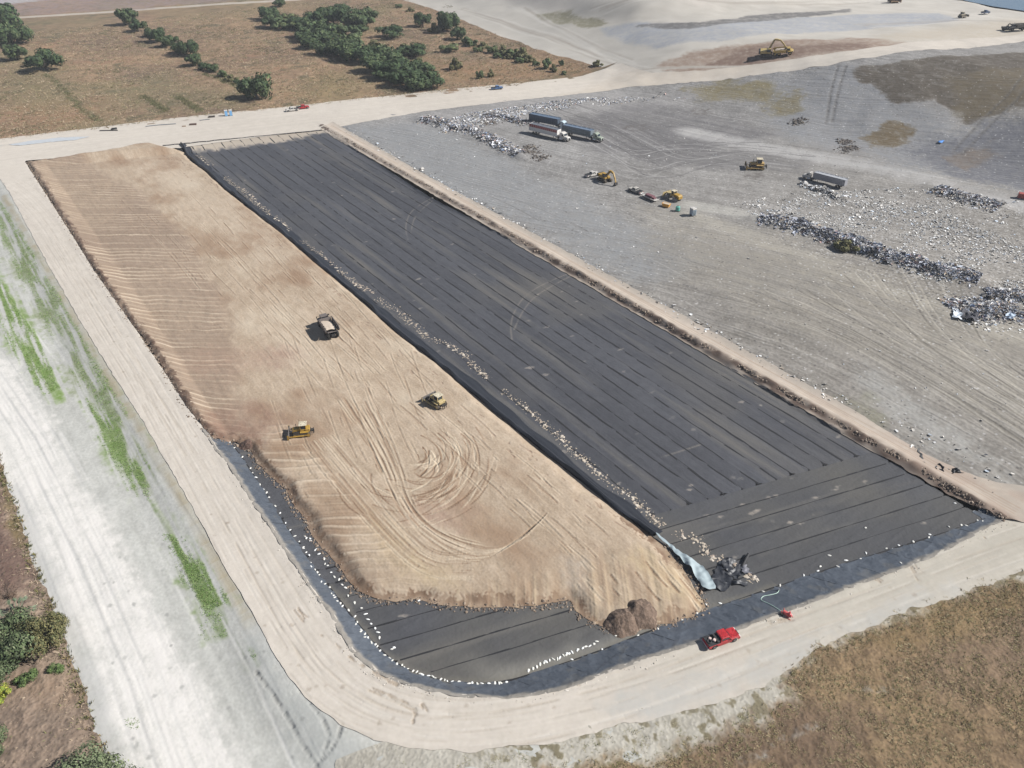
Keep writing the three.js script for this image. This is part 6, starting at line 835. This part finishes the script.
const oak = [1, 2, 3, 4].map(i => treeProto(1, 1, 2600, .06, 500 + i, 16, i % 2 ? gD : gD.concat(gM))), bush = [1, 2, 3].map(i => treeProto(1, 1, 800, .10, 520 + i, 7, [gM, gO, gM.concat(gY)][i - 1]));
// px, py of the trunk foot, crown width in pixels, height / width, kind
const T = [
  // clump at the left border
  [4, 34, 34, .8, 0, 0], [18, 44, 26, .8, 0, 0], [-6, 48, 30, .8, 0, 0], [18, 60, 22, .75, 0, 0], [47, 71, 30, .72, 0, 0], [30, 66, 12, .7, 1, 0], [3, 14, 18, .6, 0, 0],
  // hedge line crossing the field
  [129, 25, 19, .85, 0, 1], [139, 32, 15, .8, 0, 1], [149, 37, 13, .7, 1, 1], [158, 42, 17, .8, 0, 1], [166, 47, 15, .75, 0, 1], [174, 45, 12, .8, 0, 1], [180, 54, 16, .75, 0, 1], [191, 56, 18, .85, 0, 1], [194, 66, 17, .75, 0, 1], [205, 70, 12, .65, 0, 1], [213, 72, 13, .6, 0, 1], [222, 77, 12, .6, 1, 1], [232, 81, 13, .5, 1, 1], [239, 84, 10, .5, 0, 1],
  [257, 99, 31, .78, 0, 2],
  // grove
  [268, 20, 17, .75, 0, 3], [273, 28, 20, .7, 0, 3], [283, 29, 18, .65, 1, 3], [297, 24, 14, .6, 1, 3], [302, 30, 20, .65, 0, 3], [312, 38, 26, .7, 0, 3], [322, 26, 24, .75, 0, 3], [318, 48, 24, .65, 0, 3], [334, 26, 26, .75, 0, 3], [332, 42, 26, .7, 0, 3], [341, 16, 18, .7, 0, 3], [342, 54, 26, .68, 0, 3], [350, 30, 20, .7, 1, 3], [364, 30, 26, .85, 0, 3], [356, 44, 20, .6, 1, 3], [352, 60, 28, .7, 0, 3], [367, 63, 24, .7, 0, 3], [376, 72, 26, .7, 0, 3], [390, 38, 22, .6, 0, 3], [388, 62, 26, .62, 0, 3], [392, 78, 28, .7, 0, 3], [404, 54, 18, .55, 1, 3], [412, 57, 24, .58, 0, 3], [408, 72, 24, .62, 0, 3], [406, 86, 28, .68, 0, 3], [424, 74, 22, .6, 0, 3], [428, 88, 26, .66, 0, 3], [418, 90, 22, .66, 0, 3],
  [290, 30, 16, .6, 2, 3], [306, 42, 18, .6, 0, 3], [326, 34, 18, .6, 2, 3], [326, 54, 20, .6, 0, 3], [340, 36, 18, .6, 1, 3], [358, 36, 18, .65, 0, 3], [360, 54, 18, .6, 0, 3], [374, 48, 16, .5, 1, 3], [378, 62, 18, .6, 0, 3], [384, 80, 20, .6, 0, 3], [398, 68, 18, .6, 2, 3], [400, 82, 20, .6, 0, 3], [416, 82, 20, .6, 0, 3], [420, 66, 16, .55, 1, 3], [288, 20, 12, .55, 2, 3], [310, 22, 14, .6, 1, 3], [348, 48, 18, .6, 2, 3], [279, 7, 13, .6, 0, 4],
  // right edge of the field
  [423, 27, 17, .9, 0, 5], [434, 33, 14, .7, 1, 5], [447, 32, 23, .9, 0, 5], [458, 40, 18, .75, 0, 5], [449, 52, 20, .42, 2, 5], [455, 70, 16, .75, 1, 5], [479, 79, 9, 1.0, 1, 5], [491, 77, 9, .9, 1, 5], [473, 46, 13, .55, 1, 5], [483, 49, 13, .55, 1, 5], [493, 53, 14, .55, 2, 5], [503, 55, 16, .6, 1, 5], [513, 57, 15, .6, 1, 5], [523, 59, 18, .65, 1, 5], [546, 69, 12, .9, 1, 5], [553, 72, 9, .9, 1, 5], [561, 66, 6, 1.1, 0, 5], [598, 66, 11, .55, 1, 5], [564, 75, 7, .6, 1, 5], [440, 30, 12, .6, 1, 5], [466, 44, 13, .6, 1, 5], [478, 52, 11, .5, 2, 5], [498, 58, 11, .5, 1, 5], [508, 59, 11, .5, 1, 5], [518, 63, 12, .5, 1, 5], [530, 62, 12, .6, 1, 5], [537, 66, 9, .6, 1, 5], [410, 12, 9, .5, 1, 5], [398, 8, 8, .5, 1, 5],
];
const tl = [['dark green tree in the clump at the corner of the field', 'trees in the corner clump'], ['dark green bushy tree in the line crossing the brown field', 'hedge line trees'], ['single round dark green tree standing by the far road', null], ['dark green tree in the dense grove across the field', 'grove trees'], ['lone small tree behind the grove at the back of the field', null], ['green tree or bush along the quarry side of the field', 'trees on the quarry side']];
T.forEach(([px, py, w, k, kind, l], i) => { const p = at(px, py, H), d = Math.hypot(p[0], CAMH, p[1]), wd = w / (FOC / d) * 1.02 / 2, pr = kind === 0 ? oak[i % 4] : kind === 2 ? bush[2] : bush[i % 2]; tree(kind ? 'bush' : 'tree', kind && l === 5 ? (kind === 2 ? 'low yellow green bush between the quarry side trees' : 'olive bush along the quarry side of the field') : kind ? tl[l][0].replace('dark green tree', 'lighter green bush').replace('dark green bushy tree', 'low olive bush') : tl[l][0], kind ? 'bush' : 'tree', pr, p, wd * (l === 3 ? 1.25 : l === 0 ? 1.0 : 1.05), wd * 2 * k * (l === 0 ? .72 : .8), i * 1.7, tl[l][1] ? tl[l][1] + (kind ? ' bushes' : '') : undefined); });
// low weeds along the ditches and hedge
{
  const ln = [[[46, 74], [70, 98], [100, 122]], [[205, 74], [245, 90]], [[470, 44], [530, 62]], [[143, 96], [166, 112]], [[178, 97], [200, 112]]].map(L => AT(L, H));
  grass('ditch_weeds', 'dark green weeds along the ditches of the brown field', 2600, r => { const L = ln[Math.floor(r() * ln.length)], s = Math.floor(r() * (L.length - 1)), f = r(); return [lerp(L[s][0], L[s + 1][0], f) + (r() + r() - 1) * 2.2 + 1.5 * vn(f * 9, s), lerp(L[s][1], L[s + 1][1], f) + (r() + r() - 1) * 1.6]; }, tuft(8, .9, .6, .5, 9), [.5, 1.6], [[.13, .14, .06], [.17, .16, .08], [.22, .19, .1]], 430);
}
grass('field_scrub', 'low dark scrub clumps dotted over the brown field', 5200, inBox([-40, -600, 330, -335], (x, z, r) => fbm(x * .035 + 14, z * .035, 4) + .5 * fbm(x * .2, z * .2, 2) > .34 - .12 * r() && sRoad(x, z) > 3 && x < 240 + (-330 - z) * .5), tuft(10, .7, .7, .6, 12), [.5, 1.5], [[.12, .12, .055], [.15, .13, .065], [.2, .16, .09], [.09, .1, .04]], 431);
// near bushes by the haul road
{
  const B1 = treeProto(1, 1, 9000, .032, 610, 20, [[.07, .10, .04], [.09, .12, .05], [.05, .075, .032], [.13, .15, .08]]), B2 = treeProto(1, 1, 6000, .03, 611, 14, [[.13, .12, .045], [.10, .10, .04], [.16, .14, .06], [.08, .09, .035]]), B3 = treeProto(1, 1, 2600, .045, 612, 9, [[.09, .14, .04], [.12, .17, .05], [.07, .11, .035]]), B4 = treeProto(1, 1, 9000, .03, 613, 20, [[.10, .13, .06], [.13, .16, .08], [.08, .10, .05], [.17, .19, .11]]), B5 = treeProto(1, 1, 1600, .06, 614, 8, [[.22, .26, .03], [.16, .22, .03], [.28, .27, .04]]);
  const put = (lab, pr, px, py, r, h, t) => tree('bush', lab, 'bush', pr, at(px, py, H), r, h, t, undefined, H, .1);
  put('large dark green bush at the edge of the white haul road', B1, 16, 652, 5.8, 6.8, .5); put('dark green bush beside the palmetto by the haul road', B1, -6, 676, 4.4, 4.2, 2.5); put('olive brown bush leaning over the white haul road', B2, 46, 648, 4.2, 6.2, 1); put('smaller olive bush growing against the larger olive one', B2, 60, 632, 2.2, 4.2, 3); put('small bright green bush at the foot of the large dark bush', B3, 28, 682, 2.0, 1.9, 1.3); put('small low green bush on the rim of the haul road', B3, 58, 672, 1.5, 1.3, 4); put('yellow green leafy plant on the brown scrub', B5, 2, 700, 1.9, 1.9, 0); put('grey green bush overhanging the white haul road', B4, 94, 792, 5.6, 5.6, 2); put('smaller grey green bush beside the larger one at the road rim', B4, 132, 800, 3.4, 4.4, 5); put('dark green bush on the brown scrub below the yellow green plant', B1, -14, 752, 3.4, 3.0, 1.9); put('reddish twiggy bush above the large dark bush', treeProto(1, 1, 1800, .03, 615, 8, [[.14, .09, .06], [.10, .07, .05]]), 8, 598, 2.2, 1.6, 0);
  const frond = (seed) => { const r = rng(seed), g = []; for (let i = 0; i < 26; i++) { const a = r() * 6.28, el = .2 + 1.1 * r(), l = 1.5 + .7 * r(), cx = Math.cos(a) * Math.cos(el) * l, cyy = Math.sin(el) * l + .3, cz = Math.sin(a) * Math.cos(el) * l; for (let k = -4; k <= 4; k++) { const b = a + k * .17, e = el - Math.abs(k) * .05, q = .9 - Math.abs(k) * .05; const dx = Math.cos(b) * Math.cos(e) * q, dy = Math.sin(e) * q - .15, dz = Math.sin(b) * Math.cos(e) * q, w = .05; const t = new THREE.BufferGeometry(); t.setAttribute('position', new THREE.Float32BufferAttribute([cx, cyy, cz, cx + dx * .5 - dz * w, cyy + dy * .5, cz + dz * .5 + dx * w, cx + dx, cyy + dy - .1, cz + dz, cx, cyy, cz, cx + dx, cyy + dy - .1, cz + dz, cx + dx * .5 + dz * w, cyy + dy * .5, cz + dz * .5 - dx * w], 3)); t.computeVertexNormals(); g.push(flat(t)); } g.push(flat(tube([[0, .1, 0], [cx * .5, cyy * .6, cz * .5], [cx, cyy, cz]], .025, 4, 4))); } return mergeGeometries(g); };
  for (const [lab, px, py, s, sd] of [['grey green palmetto fan at the back of the large dark bush', 22, 622, 1.15, 3], ['grey green palmetto fan at the foot of the large dark bush', 10, 668, 1.0, 4]]) { const o = thing('palmetto', lab, 'palmetto'); part(o, 'fronds', frond(sd), mat(.15, .19, .12, .7)); part(o, 'stem', cyY(.14, .7, 0, .35, 0, 10, .2), bark); const p = at(px, py, H); o.position.set(p[0], H(p[0], p[1]) + 1.4, p[1]); o.scale.setScalar(s); top(o); }
  const hb = at(846, 250, H); tree('bush', 'olive green uprooted bush lying on the long ridge of garbage', 'bush', bush[1], hb, 4.2, 3.2, 0); 
}
renderer.render(scene, camera);
